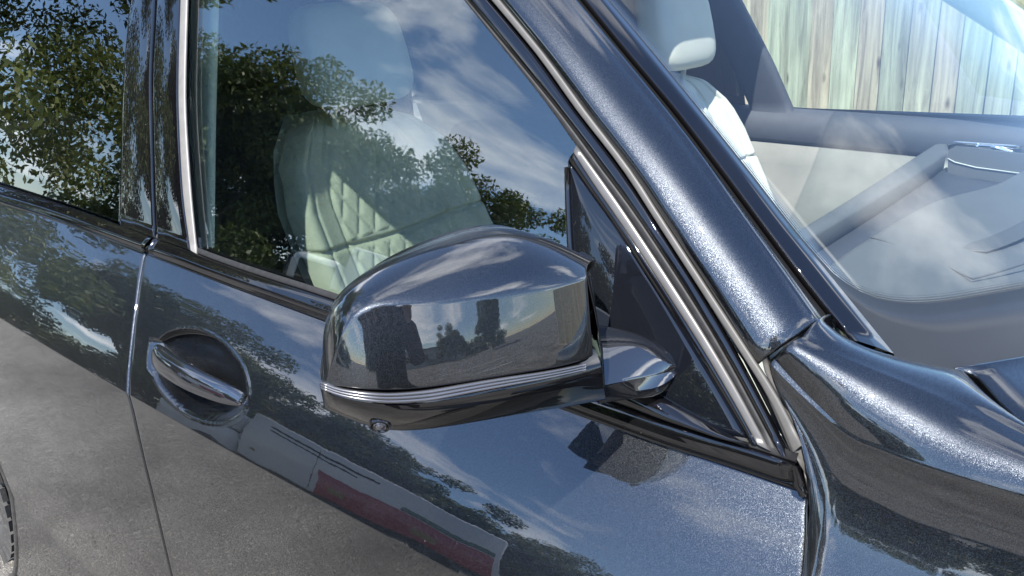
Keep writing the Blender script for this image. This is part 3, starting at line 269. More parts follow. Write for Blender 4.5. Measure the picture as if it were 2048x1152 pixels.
 'low02': [(0.7633,-0.2142,1.1241), (0.787,-0.2355,1.1391), (0.8141,-0.2496,1.1542), (0.8229,-0.2412,1.1457), (0.8391,-0.2324,1.1411), (0.8514,-0.2211,1.1365), (0.8636,-0.2061,1.1337), (0.8793,-0.1827,1.1317), (0.8964,-0.15,1.1297), (0.9097,-0.1158,1.1254), (0.919,-0.0821,1.1187), (0.923,-0.0505,1.1142)],
 'low03': [(0.7632,-0.2143,1.1181), (0.7834,-0.2332,1.1314), (0.807,-0.245,1.1446), (0.8159,-0.2373,1.1361), (0.8312,-0.2291,1.1308), (0.8433,-0.2186,1.1253), (0.8543,-0.2053,1.1222), (0.8693,-0.184,1.1197), (0.8881,-0.1492,1.1173), (0.9019,-0.1149,1.1127), (0.9124,-0.0775,1.1044), (0.919,-0.0423,1.0979)],
 'low04': [(0.7632,-0.2144,1.1141), (0.7793,-0.2306,1.1251), (0.799,-0.2397,1.1362), (0.8083,-0.2326,1.1277), (0.823,-0.2247,1.1219), (0.8348,-0.2146,1.1155), (0.8451,-0.2024,1.1121), (0.8595,-0.1822,1.1093), (0.8797,-0.1457,1.1066), (0.8937,-0.111,1.1016), (0.905,-0.0705,1.092), (0.9138,-0.0331,1.0844)],
 'low05': [(0.7632,-0.2144,1.1121), (0.7748,-0.2277,1.1205), (0.7899,-0.2337,1.1289), (0.8001,-0.2272,1.1206), (0.8144,-0.2193,1.1143), (0.8259,-0.2091,1.1074), (0.8359,-0.1973,1.1038), (0.8502,-0.1774,1.1007), (0.871,-0.1393,1.0976), (0.8852,-0.1038,1.0921), (0.8966,-0.0608,1.0815), (0.9074,-0.0229,1.0738)],
 'low06': [(0.7677,-0.2143,1.1152), (0.7631,-0.2164,1.124), (0.7585,-0.2184,1.1329), (0.7686,-0.2118,1.1246), (0.7829,-0.2039,1.1183), (0.7945,-0.1938,1.1114), (0.8044,-0.182,1.1078), (0.8187,-0.162,1.1047), (0.8396,-0.124,1.1016), (0.8537,-0.0885,1.0961), (0.8651,-0.0455,1.0855), (0.8759,-0.0075,1.0778)],
 'low07': [(0.7677,-0.2143,1.1152), (0.7608,-0.2153,1.137), (0.754,-0.2162,1.1329), (0.7641,-0.2096,1.1356), (0.7784,-0.2017,1.1443), (0.79,-0.1916,1.1374), (0.7999,-0.1798,1.1338), (0.8143,-0.1599,1.1307), (0.8351,-0.1218,1.1276), (0.8492,-0.0863,1.1221), (0.8606,-0.0433,1.1115), (0.8714,-0.0053,1.1038)],
 'lens': [(0.831,-0.2154,1.1186)],
 'armT': [(0.8627,0.0332,1.119), (0.8728,0.0377,1.1175), (0.883,0.0419,1.1159), (0.8931,0.0457,1.1138), (0.9032,0.0488,1.111), (0.9129,0.0508,1.1065), (0.922,0.0515,1.1008), (0.9304,0.0511,1.0941), (0.9379,0.0496,1.0866)],
 'armM': [(0.8859,0.0055,1.109), (0.8923,0.0127,1.1086), (0.8987,0.0197,1.1081), (0.9053,0.0266,1.1074), (0.9121,0.0332,1.1063), (0.9192,0.039,1.1035), (0.926,0.0434,1.0987), (0.9325,0.0467,1.0925), (0.9386,0.0494,1.0858)],
 'armF': [(0.9086,-0.0255,1.0927), (0.912,-0.0162,1.0914), (0.9155,-0.0069,1.0902), (0.9191,0.0024,1.089), (0.9229,0.0117,1.0879), (0.9267,0.0211,1.0868), (0.9307,0.0304,1.086), (0.9346,0.0398,1.0855), (0.9387,0.0491,1.0849)],
 'armU': [(0.8975,-0.021,1.0686), (0.9036,-0.0123,1.0683), (0.9098,-0.0037,1.068), (0.9163,0.0047,1.0675), (0.9229,0.0131,1.067), (0.9296,0.0213,1.0665), (0.9349,0.0302,1.0688), (0.937,0.0391,1.0745), (0.9384,0.0479,1.0808)],
 'armB': [(0.8716,0.0172,1.0589), (0.8806,0.0214,1.0608), (0.8895,0.0254,1.0628), (0.8985,0.0293,1.0648), (0.9073,0.0331,1.067), (0.9162,0.0368,1.0693), (0.9247,0.0406,1.0724), (0.9321,0.0446,1.0773), (0.9385,0.0487,1.0835)],
 'f_top': [(1.048,0.1132,1.134), (1.0543,0.123,1.1237), (1.0609,0.1336,1.1134), (1.0692,0.1411,1.106), (1.0791,0.145,1.1017), (1.0885,0.1509,1.0975), (1.0977,0.1586,1.0933), (1.1075,0.164,1.0907), (1.1175,0.1685,1.0888), (1.1272,0.174,1.0869), (1.1369,0.1795,1.085), (1.1464,0.1854,1.083), (1.1565,0.1752,1.0813), (1.1659,0.1612,1.0799), (1.1749,0.1483,1.0784), (1.1838,0.1376,1.0769), (1.1925,0.128,1.0754), (1.2009,0.1192,1.0739), (1.2089,0.1102,1.0724), (1.2165,0.1012,1.071), (1.2239,0.0925,1.0695), (1.231,0.0842,1.068)],
 'f_c1': [(1.0415,0.0737,1.131), (1.0529,0.0732,1.1276), (1.0639,0.0735,1.1241), (1.0745,0.0751,1.1207), (1.0849,0.0773,1.1173), (1.0951,0.0797,1.1139), (1.1054,0.0813,1.1109), (1.1157,0.0825,1.108), (1.1257,0.084,1.1051), (1.1356,0.0854,1.1023), (1.1454,0.0869,1.0994), (1.1551,0.0882,1.0966), (1.1646,0.0893,1.0937), (1.1742,0.0896,1.0913), (1.1837,0.0885,1.0895), (1.193,0.0875,1.0877), (1.2022,0.0864,1.0859), (1.2111,0.0854,1.0841), (1.2199,0.0843,1.0824), (1.2285,0.0831,1.0806), (1.237,0.0819,1.0788), (1.2453,0.0808,1.077)],
 'f_c2': [(1.024,0.06,1.1139), (1.0351,0.0584,1.1052), (1.0462,0.0568,1.0968), (1.0575,0.0552,1.089), (1.0688,0.0537,1.0818), (1.08,0.0521,1.0748), (1.0914,0.0505,1.0685), (1.1036,0.0496,1.0649), (1.1164,0.0489,1.0642), (1.1286,0.0483,1.0628), (1.1406,0.0477,1.0616), (1.1525,0.047,1.0611), (1.1641,0.0464,1.0611), (1.1754,0.046,1.061), (1.1864,0.046,1.0608), (1.1972,0.046,1.0607), (1.2077,0.046,1.0605), (1.218,0.046,1.0604), (1.2281,0.046,1.0603), (1.238,0.046,1.0602), (1.2476,0.046,1.0601), (1.2571,0.046,1.0601)],
 'f_edge': [(1.0216,0.052,1.1132), (1.0268,0.051,1.0963), (1.0371,0.05,1.0828), (1.0474,0.0492,1.0694), (1.0563,0.0484,1.055), (1.0638,0.0471,1.0394), (1.0713,0.0452,1.0242), (1.0762,0.0433,1.0072), (1.0802,0.0399,0.9903), (1.0826,0.0364,0.9728), (1.0854,0.0277,0.9586), (1.0879,0.0185,0.9449), (1.0905,0.0073,0.933), (1.0929,-0.004,0.9214)],
 'd_main': [(0.8947,0.4078,1.02), (0.8935,0.452,1.02), (0.8923,0.4989,1.02), (0.8913,0.5485,1.02), (0.891,0.6002,1.02), (0.8917,0.6536,1.02), (0.8937,0.7084,1.02), (0.8978,0.7627,1.02), (0.9023,0.82,1.02), (0.9068,0.8814,1.02), (0.9129,0.9433,1.02), (0.9207,1.0056,1.02), (0.9321,1.0618,1.02), (0.948,1.1073,1.02), (0.9661,1.1475,1.02), (0.9843,1.1903,1.02), (1,1.2468,1.02), (1.0104,1.33,1.02), (1.0232,1.4119,1.02), (1.0381,1.4933,1.02), (1.054,1.5788,1.02), (1.071,1.6692,1.02), (1.0891,1.7649,1.02), (1.1083,1.867,1.02)],
 'd_rail_o': [(0.7483,0.7304,0.985), (0.7484,0.789,0.985), (0.7491,0.8504,0.985), (0.751,0.9135,0.985), (0.7528,0.9811,0.985), (0.7539,1.0546,0.985), (0.7548,1.1337,0.985), (0.7556,1.2192,0.985), (0.756,1.3118,0.985), (0.7562,1.4126,0.985), (0.7563,1.522,0.985), (0.7564,1.641,0.985), (0.757,1.7696,0.985), (0.7591,1.9061,0.985)],
 'd_rail_i': [(0.7785,0.6682,0.985), (0.7808,0.7202,0.985), (0.7833,0.775,0.985), (0.7865,0.8319,0.985), (0.7899,0.8923,0.985), (0.7931,0.9568,0.985), (0.7965,1.0254,0.985), (0.7999,1.099,0.985), (0.803,1.1785,0.985), (0.8059,1.2649,0.985), (0.8087,1.3584,0.985), (0.8114,1.46,0.985), (0.8139,1.5714,0.985), (0.8121,1.7052,0.985)],
 'd_seam': [(0.903,0.7593,1.0235), (0.9246,0.7461,1.0235), (0.9455,0.7325,1.0235), (0.9661,0.7175,1.0235), (0.986,0.7019,1.0235), (1.0053,0.6863,1.0235), (1.0239,0.6705,1.0235), (1.042,0.6541,1.0235), (1.0594,0.6374,1.0235), (1.0762,0.621,1.0235)],
 'd_seam2': [(1.0762,0.621,1.0235), (1.0922,0.6534,1.0235), (1.1081,0.6889,1.0235), (1.124,0.7271,1.0235), (1.1408,0.7652,1.0235), (1.1581,0.8042,1.0235), (1.1759,0.8442,1.0235), (1.1943,0.8856,1.0235)],
 'd_slot_a': [(1.023,0.7633,1.0235), (1.0397,0.7905,1.0235), (1.0548,0.8257,1.0235), (1.0676,0.8724,1.0235), (1.0796,0.9265,1.0235), (1.0911,0.9874,1.0235), (1.1028,1.0535,1.0235), (1.1151,1.1243,1.0235)],
 'd_slot_b': [(1.0235,0.7606,1.0235), (1.0475,0.7502,1.0235), (1.0683,0.7552,1.0235), (1.0825,0.7919,1.0235), (1.0957,0.8354,1.0235), (1.1083,0.8854,1.0235), (1.1207,0.9408,1.0235), (1.1335,1.0003,1.0235)],
 'd_panel': [(0.8283,1.62,1.0085), (0.8436,1.62,1.0193), (1.0389,1.62,1.0045), (1.0626,1.62,0.8349), (0.842,1.62,0.8129)],
}
# ------------------------------------------------------------------ helpers
CX, CY = .95, .95
def V(p): return Vector(p)
def link(o, parent=None):
    COL.objects.link(o)
    if parent is not None: o.parent = parent
    return o
def mesh_obj(name, verts, faces, mat, parent=None, smooth=True, sharp=None):
    me = bpy.data.meshes.new(name)
    me.from_pydata([tuple(v) for v in verts], [], faces)
    me.update()
    if smooth: me.polygons.foreach_set('use_smooth', [True]*len(me.polygons))
    if mat: me.materials.append(mat)
    o = link(bpy.data.objects.new(name, me), parent)
    if sharp:
        me.set_sharp_from_angle(angle=math.radians(sharp))
    return o
def empty(name, loc=(0,0,0), parent=None):
    o = bpy.data.objects.new(name, None); o.empty_display_size = .1; o.location = loc
    return link(o, parent)
def tag(o, label=None, cat=None, group=None, kind=None):
    if label: o['label'] = label
    if cat: o['category'] = cat
    if group: o['group'] = group
    if kind: o['kind'] = kind
    return o
def grid(name, rows, mat, parent=None, wrap=False, caps=False, subsurf=0, thick=0, sharp=None, flip=False):
    n = len(rows[0]); vs = [p for r in rows for p in r]; f = []
    m = len(rows)
    for i in range(m-1):
        for j in range(n if wrap else n-1):
            k = (j+1) % n
            q = (i*n+j, i*n+k, (i+1)*n+k, (i+1)*n+j)
            f.append(q[::-1] if flip else q)
    if caps:
        f.append(tuple(range(n))); f.append(tuple(range((m-1)*n, m*n))[::-1])
    o = mesh_obj(name, vs, f, mat, parent, sharp=sharp)
    if thick:
        s = o.modifiers.new('s', 'SOLIDIFY'); s.thickness = thick; s.offset = -1
    if subsurf:
        s = o.modifiers.new('u', 'SUBSURF'); s.levels = subsurf; s.render_levels = subsurf
    return o
def lerp(a, b, t): return a+(b-a)*t
def interp(x, xs, ys):
    if x <= xs[0]: return ys[0]
    for i in range(len(xs)-1):
        if x <= xs[i+1]: return ys[i]+(ys[i+1]-ys[i])*(x-xs[i])/(xs[i+1]-xs[i])
    return ys[-1]
def resample(P, n):
    P = [V(p) for p in P]; s = [0]
    for a, b in zip(P, P[1:]): s.append(s[-1]+(b-a).length)
    out = []
    for k in range(n):
        t = s[-1]*k/(n-1)
        for i in range(len(P)-1):
            if t <= s[i+1]+1e-9:
                out.append(P[i].lerp(P[i+1], (t-s[i])/max(s[i+1]-s[i], 1e-9))); break
        else: out.append(P[-1])
    return out
def tangents(P):
    n = len(P)
    return [(P[min(i+1, n-1)]-P[max(i-1, 0)]).normalized() for i in range(n)]
ROUND = [(0,-1.2),(0,.0),(.03,.55),(.12,.88),(.3,1.),(.5,1.04),(.7,1.),(.88,.88),(.97,.55),(1,0),(1,-1.2)]
FLAT = [(0,-1.2),(0,.5),(.02,.85),(.06,1.),(.5,1.02),(.94,1.),(.98,.85),(1,.5),(1,-1.2)]
def strip(name, A, B, h, mat, parent, prof=ROUND, n=None, out=(0,-1,.3), sharp=None):
    """a bar between two edge lines with a rounded section standing h proud"""
    n = n or max(len(A), len(B))
    A = resample(A, n); B = resample(B, n); T = tangents(A); rows = []
    for a, b, t in zip(A, B, T):
        e = b-a; nn = t.cross(e).normalized()
        if nn.dot(V(out)) < 0: nn = -nn
        rows.append([a+e*u+nn*(h*k) for u, k in prof])
    return grid(name, rows, mat, parent, wrap=True, caps=True, sharp=sharp)
def tube(name, P, rads, mat, parent, seg=10, caps=True):
    P = [V(p) for p in P]; T = tangents(P); up = V((0,0,1)); rows = []
    if abs(T[0].dot(up)) > .95: up = V((1,0,0))
    for p, t, r in zip(P, T, rads):
        x = t.cross(up).normalized(); y = x.cross(t).normalized()
        rows.append([p+x*(math.cos(2*PI*k/seg)*r)+y*(math.sin(2*PI*k/seg)*r) for k in range(seg)])
    return grid(name, rows, mat, parent, wrap=True, caps=caps)
def box(name, lo, hi, mat, parent, bevel=.0, seg=2):
    (a, b, c), (d, e, f) = lo, hi
    vs = [(a,b,c),(d,b,c),(d,e,c),(a,e,c),(a,b,f),(d,b,f),(d,e,f),(a,e,f)]
    fs = [(3,2,1,0),(4,5,6,7),(0,1,5,4),(1,2,6,5),(2,3,7,6),(3,0,4,7)]
    o = mesh_obj(name, vs, fs, mat, parent, smooth=bool(bevel))
    if bevel:
        m = o.modifiers.new('b', 'BEVEL'); m.width = bevel; m.segments = seg
        o.data.set_sharp_from_angle(angle=math.radians(180))
    return o

# ------------------------------------------------------------------ body surfaces (metres: x forward, y into the car, z up)
def y0(x): return .018+.012*x+.022*x*x
def Gy(x, z): return y0(x)+.30*(z-1.07)+.08*(z-1.07)**2
def zt(x): return 1.07-.062*x
def ZC(x): return .886-.05*x
def Dy(x, z):
    H = zt(x)-ZC(x); v = (zt(x)-z)/H
    if v <= 1: return y0(x)-.012-H*(.8*v-.2*v*v)
    w = ZC(x)-z
    y = y0(x)-.012-H*.6-(.05*w-.10*w*w)
    if z < .36: y -= (.36-z)*.16
    return y
def wk(y): return .145*(.95-y)**2 if y < .95 else .008*(y-.95)**2

# ------------------------------------------------------------------ the car
car = empty('car', (.2, .95, 0))
tag(car, 'black metallic SUV parked beside a wooden fence, driver side toward the viewer', 'car')
CAR = car

# ---- doors
def make_skin(name, xl, xr, ss, zbot, mat, dent=None, rows_up=46, rows_lo=46, front_roll=True):
    rows = []
    vs = [i/rows_up for i in range(rows_up)]
    vs = sorted(set(vs+[.985, .992, .996]))
    params = [('r', .9), ('r', .3)]+[('u', v) for v in vs]+[('u', 1.)]
    lo = [.003, .006, .012]+[.02+.98*(i/(rows_lo))**1.05 for i in range(rows_lo+1)]
    params += [('l', w) for w in lo]
    def pos(kind, v, x):
        if kind == 'r': return zt(x)+.004*v, .010*v
        if kind == 'u': return zt(x)-v*(zt(x)-ZC(x)), 0
        return ZC(x)-v*(ZC(x)-zbot), 0
    roll = [(0., .022), (0., .005), (.0005, .0016), (.0014, .0004), (.003, 0.)]
    for kind, v in params:
        x = (xl(.9)+xr(.9))/2; row = []
        z = pos(kind, v, x)[0]
        def sol(s, off):
            x = xl(z)+s*(xr(z)-xl(z))
            for _ in range(4):
                zz, dy = pos(kind, v, x)
                a, b = xl(zz), xr(zz); x = a+s*(b-a)+off
            zz, dy = pos(kind, v, x); return x, zz, dy
        for off, inn in roll:
            x, zz, dy = sol(0, off); row.append((x, Dy(x, zz)+dy+inn, zz))
        for s in ss:
            x, zz, dy = sol(s, 0); y = Dy(x, zz)+dy
            if dent: y += dent(x, zz)
            row.append((x, y, zz))
        for off, inn in roll[::-1]:
            x, zz, dy = sol(1, -off); row.append((x, Dy(x, zz)+dy+inn, zz))
        rows.append(row)
    return grid(name, rows, mat, CAR)
dgx = [p[0] for p in K['dg']]; dgz = [p[2] for p in K['dg']]
def gapx(z): return interp(-z, [-q for q in dgz], dgx)
dfx = [p[0] for p in K['df']]; dfz = [p[2] for p in K['df']]
def frontx(z): return interp(-z, [-q for q in dfz]+[-.85, -.3], dfx+[1.092, 1.07])
HC = (.2345, .9425)
def dent(x, z):
    dz = z-HC[1]; dx = x-HC[0]+.40*dz
    r = math.sqrt((dx/.1175)**2+(dz/.0505)**2)
    if r >= 1.09: return 0
    if r >= 1: return -.0006*math.sin((1.09-r)/.09*PI)**2
    return .036*(1-r**3.0)**.55
s_f = sorted(set([.006+.988*i/64 for i in range(65)]+[.07+.27*i/120 for i in range(121)]))
front_door = make_skin('front_door', lambda z: gapx(z)+.0022, lambda z: frontx(z)-.002, s_f, .19, M['paint'], dent, rows_up=84)
def archx(z):
    d = .502**2-(z-.42)**2
    return max(-1.28+math.sqrt(max(d, 0)), -.95) if z < .80 else -.95+0*z
def archx_s(z):
    if z > .92: return -1.05
    d = .502**2-(z-.42)**2
    return -1.28+math.sqrt(d) if d > 0.053 else -1.05
rear_door = make_skin('rear_door', archx_s, lambda z: gapx(z)-.0022, [.006+.988*i/70 for i in range(71)], .08, M['paint'], rows_up=50)
# dark inner sheet seen in the shut lines
box('body_shell', (-1.0, .16, .32), (1.04, .18, .98), M['dark'], CAR)
def gap_lining(name, xs, mat):
    rows = [[(x-.012, Dy(x, z)+.018, z), (x+.012, Dy(x, z)+.018, z)] for x, z in xs]
    return grid(name, rows, mat, CAR, thick=.003)
gap_lining('shut_line_seal', [(gapx(z), z) for z in [1.06-.76*i/40 for i in range(41)]], M['rubber'])
# ---- belt mouldings, rear and front
MOULD = [(0,-.6),(0,.15),(.03,.45),(.10,.62),(.30,.80),(.45,.93),(.52,1.0),(.60,.97),(.70,.82),(.80,.60),(.86,.34),(.90,.30),(.94,.36),(.98,.25),(1,-.2),(1,-.8)]
def moulding(name, A, B, parent):
    return strip(name, A, B, .0075, M['gloss_black'], parent, MOULD, 60, out=(0,-1,.6))
moulding('belt_moulding', K['bmr_t'], K['bmr_b'], rear_door)
bm = moulding('belt_moulding', K['bmf_t'], K['bmf_b'], front_door)
# end cap of the front moulding
a, b = V(K['bmf_t'][-1]), V(K['bmf_b'][-1])
tube('moulding_end_cap', [a+V((.001,-.003,-.001)), a.lerp(b, .5)+V((.003,-.010,0)), b+V((.002,-.006,.001))], [.0035, .0052, .0035], M['gloss_black'], front_door)
# ---- window band: rear glass, centre pillar covers, front glass
def on_g(x, z, o): return (x, Gy(x, z)-o, z)
def ext(P, up=0, n=0):
    """continue a pillar line upward to the roof"""
    P = [V(p) for p in P]; d = (P[0]-P[3]).normalized(); r = []
    for k in range(n, 0, -1):
        q = P[0]+d*(up*k/n); r.append(q)
    return r+P
roofz = 1.60
rgl, gl_, gr_, tl_, tr_ = [ext(K[k], .2, 4) for k in ('rg','gl','gr','tl','tr')]
strip('pillar_cover', rgl, gl_, .0025, M['gloss_black'], rear_door, FLAT, 30)
strip('pillar_cover', gr_, tl_, .0025, M['gloss_black'], front_door, FLAT, 30)
strip('window_trim', tl_, tr_, .0018, M['satin_bright'], front_door, ROUND, 40)
strip('pillar_seal', gl_, gr_, .006, M['rubber'], rear_door, [(0,-2.5),(0,-1),(1,-1),(1,-2.5)], 30)
# glass slabs on the window surface
def glass_slab(name, outline_rows, o, mat, parent, th=.004):
    rows = [[on_g(x, z, o) for x, z in r] for r in outline_rows]
    ob = grid(name, rows, mat, parent, thick=th)
    return ob
def xat(P, z): 
    P = sorted([(p[2], p[0]) for p in P]); return interp(z, [q[0] for q in P], [q[1] for q in P])
zs = [1.06+.60*i/40 for i in range(41)]
glass_slab('window_glass', [[(lerp(-1.05, xat(rgl, z)+.012, j/30), z) for j in range(31)] for z in zs], -.002, M['privacy_glass'], rear_door)
A0 = [V(p) for p in K['e0']]; dA = (A0[0]-A0[4]).normalized()
A0x = [A0[0]+dA*(.3*k/5) for k in range(5, 0, -1)]+A0
def a0x(z): return xat(A0x, z)
glass_slab('window_glass', [[(lerp(xat(tr_, z)-.010, min(a0x(z)+.006, 1.03), j/60), z) for j in range(61)] for z in [1.055+.50*i/40 for i in range(41)]], -.002, M['side_glass'], front_door)
# the rubber lip at the foot of the front glass
L = [V(p)+V((0,.0015,.0015)) for p in K['bmf_t']]
strip('glass_seal', [p+V((0,.003,.006)) for p in L], [p+V((0,-.002,-.001)) for p in L], .002, M['rubber'], front_door, ROUND, 40, out=(0,-1,.6))
# ---- front window frame, door seal, A pillar
def extA(P, L=.32, n=6):
    P = [V(p) for p in P]; d = (P[0]-P[3]).normalized()
    bend = V((-.10, .05, -.06))
    return [P[0]+d*(L*k/n)+bend*(k/n)**2*.5 for k in range(n, 0, -1)]+P
E = {k: extA(K[k]) for k in ('e0','e1','e2','e3','e4','e5','e6','e7','e8')}
strip('window_seal', E['e0'], E['e1'], .003, M['rubber'], front_door, ROUND, 40)
strip('window_frame', E['e1'], E['e2'], .004, M['gloss_black'], front_door, ROUND, 44)
strip('frame_channel', E['e2'], E['e3'], .004, M['dark'], front_door, [(0,-2.5),(0,-1),(1,-1),(1,-2.5)], 40)
strip('door_seal', E['e3'], E['e4'], .0022, M['grey_rubber'], CAR, ROUND, 44)
e4c = [p for p in E['e4'] if p.x < 1.006]
strip('pillar_gap', e4c, E['e5'], .008, M['dark'], CAR, [(0,-2.5),(0,-1),(1,-1),(1,-2.5)], 40)
def pillar():
    n = 60
    A = resample(E['e5'], n); B = resample(E['e6'], n); T = tangents(A); rows = []
    prof = [(0,-.028),(-.0,-.010),(.004,-.004),(.014,-.0012)]
    m = 22
    for i, (a, b, t) in enumerate(zip(A, B, T)):
        e = b-a; nn = t.cross(e).normalized()
        if nn.dot(V((.4,-1,.6))) < 0: nn = -nn
        L = e.length; r = []
        for u, k in prof: r.append(a+e*u+nn*k)
        for j in range(m+1):
            u = .03+.94*j/m
            h = .016*(1-abs(2*u-1)**2.3)+.0035*math.exp(-((u-.80)/.06)**2)
            r.append(a+e*u+nn*h)
        for u, k in [(.985,-.0012),(.996,-.004),(1,-.010),(1,-.028)]: r.append(a+e*u+nn*k)
        rows.append(r)
    # rounded lower end
    r = rows[-1]; d = (V(r[0])-V(rows[-2][0])).normalized()
    c = V((0,0,0))
    nn = V((.45,-.75,.48))
    rows.append([V(p)+d*.002-nn*.0015 for p in r]); rows.append([V(p)+d*.003-nn*.006 for p in r]); rows.append([V(p)+d*.003-nn*.03 for p in r])
    return grid('pillar_panel', rows, M['paint'], CAR)
pillar()
e7c = [p for p in E['e7'] if p.x < 1.052]
strip('windscreen_gap', [V(p)-V((.5,-.3,.78))*.006 for p in E['e6']], [V(p)-V((.5,-.3,.78))*.004 for p in e7c], .001, M['dark'], CAR, FLAT, 40, out=(.6,-.3,.8))
strip('windscreen_side_trim', E['e7'], E['e8'], .004, M['gloss_black'], CAR, [(0,-1.5),(0,.4),(.02,.9),(.06,1.1),(.12,1.15),(.5,1.2),(.95,.9),(1,.2),(1,-1.)], 44, out=(.6,-.3,.8))
# ---- corner (sail) panel with its two frame strips
SB, SS, SE = K['sb'], K['ss'], K['se']
pts_top = resample(SB, 24); pts_bot = resample([K['sl'][0]]+K['sl'][1:]+K['sbot'][1:], 24)
def sail():
    # panel between the slanting strip and the lower edge, built row by row in height
    rows = []
    front = sorted([(p[2], p[0]) for p in SB]); back = sorted([(p[2], p[0]) for p in K['sl']])
    zb = 1.0385; zt_ = 1.2597
    low = sorted([(p[0], p[2]) for p in K['sbot']])
    for i in range(31):
        z = lerp(zb+.001, zt_, i/30)
        xf = interp(z, [q[0] for q in front], [q[1] for q in front])
        xb = interp(z, [q[0] for q in back], [q[1] for q in back])-.0
        if z < 1.0554: xb = interp(-z, [-q[1] for q in low], [q[0] for q in low])
        xb = min(xb, xf-.001)
        rows.append([on_g(lerp(xb, xf, j/16), z, .0062+.001*math.sin(PI*j/16)) for j in range(17)])
    o = grid('corner_panel', rows, M['scratched_black'], front_door, thick=.006)
    return o
sailp = sail()
strip('panel_bevel', SB, SS, .0012, M['gloss_black'], front_door, [(0,-4),(0,.0),(.04,.6),(.5,1.6),(.9,1.2),(1,.0),(1,-4)], 30)
strip('panel_trim', SS, SE, .0018, M['satin'], front_door, ROUND, 34)
sl = [V(p) for p in K['sl'][:9]]
tube('panel_edge', [p+V((-.0005,-.0005,0)) for p in sl], [.0032]*len(sl), M['gloss_black'], front_door, 8)
# flange under the panel, running forward from the mirror foot
fb = resample(K['sbot'], 20)
strip('panel_flange', [p+V((.012,-.001,.030))*(1-i/19) for i, p in enumerate(fb)], [p+V((0,-.003,-.002)) for p in fb], .006, M['gloss_black'], front_door, [(0,-1),(0,0),(.1,.35),(.3,.8),(.55,1.3),(.8,1.2),(.95,.6),(1,-.4),(1,-1)], 20)
# ---- fender
def fender():
    n = 30
    ET = resample(K['f_top'], n); C1 = resample(K['f_c1'], n); C2 = resample(K['f_c2'], n); rows = []
    up = V((.25,-.35,.9)).normalized()
    rows.append([p-V((0,0,.03)) for p in ET]); rows.append([p-V((0,0,.004)) for p in ET]); rows.append([p+V((-.001,-.002,-.0008)) for p in ET])
    for t in (.06, .15, .3, .5, .7, .85, .95): rows.append([a.lerp(b, t)+up*(.010*math.sin(PI*t)) for a, b in zip(ET, C1)])
    rows.append([b+up*.001 for b in C1])
    sidev = V((.25,-.75,.6)).normalized()
    for t in (.06, .15, .3, .5, .7, .84, .93, .975): rows.append([a.lerp(b, t)+sidev*(.0105*math.sin(PI*t**.9)) for a, b in zip(C1, C2)])
    rows.append(list(C2))
    base = K['f_edge']
    ez = [p[2] for p in base]; ex = [p[0] for p in base]
    for d in (.002, .004, .008, .014, .022, .032, .044, .058, .074, .092, .112, .135, .16, .19, .23):
        r = []
        for j, p in enumerate(C2):
            x = p.x; z = p.z-d; y = p.y-.0008-(.05*d+2.4*d*d)
            r.append(V((x, y, z)))
        rows.append(r)
    # bend the rear ends of the lower rows onto the shut line
    k0 = len(rows)-15
    for i in range(k0, len(rows)):
        r = rows[i]
        z = r[0].z-.0
        xe = interp(-z, [-q for q in ez], ex)
        span = 9
        x9 = r[span].x
        for j in range(span):
            t = j/span; q = r[j]; x = lerp(xe, x9, t); c2z = q.z
            r[j] = V((x, lerp(q.y-.004, q.y, t), q.z))
    # roll the rear edge inward
    for r in rows:
        a, b = r[0], r[1]; d = (b-a).normalized(); inn = V((0,.9,-.1))
        r[0:1] = [a+inn*.024-d*.000, a+inn*.006, a+d*.0008+inn*.002, a+d*.003]
    o = grid('front_wing', rows, M['paint'], CAR)
    return o
fender()
# light strip and seal standing in the door gap
fe = [V(p) for p in K['f_edge']]
strip('wing_seal', [p+V((-.0085,.010,0)) for p in fe], [p+V((-.0030,.011,0)) for p in fe], .004, M['grey_rubber'], CAR, ROUND, 30)
fA = resample([V(K['e3'][-4]), V(K['e3'][-1]), V(K['bmf_t'][-1])+V((.004,.002,0)), V(K['bmf_b'][-1])+V((.004,.004,0)), V(K['df'][3])+V((.001,.006,0)), V(K['df'][-1])+V((.001,.006,0))], 30)
fB = resample([p+V((-.002,.004,0)) for p in fe[3:]], 30)
strip('gap_filler', fA, fB, .002, M['grey_rubber'], CAR, ROUND, 30)
gap_lining('wing_gap_lining', [(frontx(z)+.004, z) for z in [1.0-.7*i/20 for i in range(21)]], M['dark'])
# ---- bonnet
def bonnet():
    top = resample(K['f_top'], 30)[13:]; n = len(top)
    rows = [[p+V((.0068,.0050,-.03)) for p in top], [p+V((.0068,.0045,-.005)) for p in top]]
    y_r = top[0].y
    for a in range(15):
        t = a/14; r = []
        for j, p in enumerate(top):
            q = p+V((.0075, .0045, -.001)); k = j/(n-1)
            y = lerp(q.y, .95, t**1.4); dy = y-q.y
            x = q.x+(1-k)*.34*(1-math.exp(-dy/.42))+k*.30*t
            z = q.z-.10*(x-q.x)+.05*(1-math.exp(-dy/.30))*(.35+.65*k)
            if a == 0: z -= .0
            r.append(V((x, y, z)))
        rows.append(r)
    for r in rows:                       # turn the rear edge down
        d = (r[1]-r[0]).normalized(); r[0:1] = [r[0]-V((0,0,.03)), r[0]-V((0,0,.005)), r[0]+d*.0015, r[0]+d*.005]
    return grid('bonnet', rows, M['paint'], CAR)
bonnet()
box('scuttle', (1.12, .16, .90), (1.45, 1.7, .955), M['dark'], CAR)
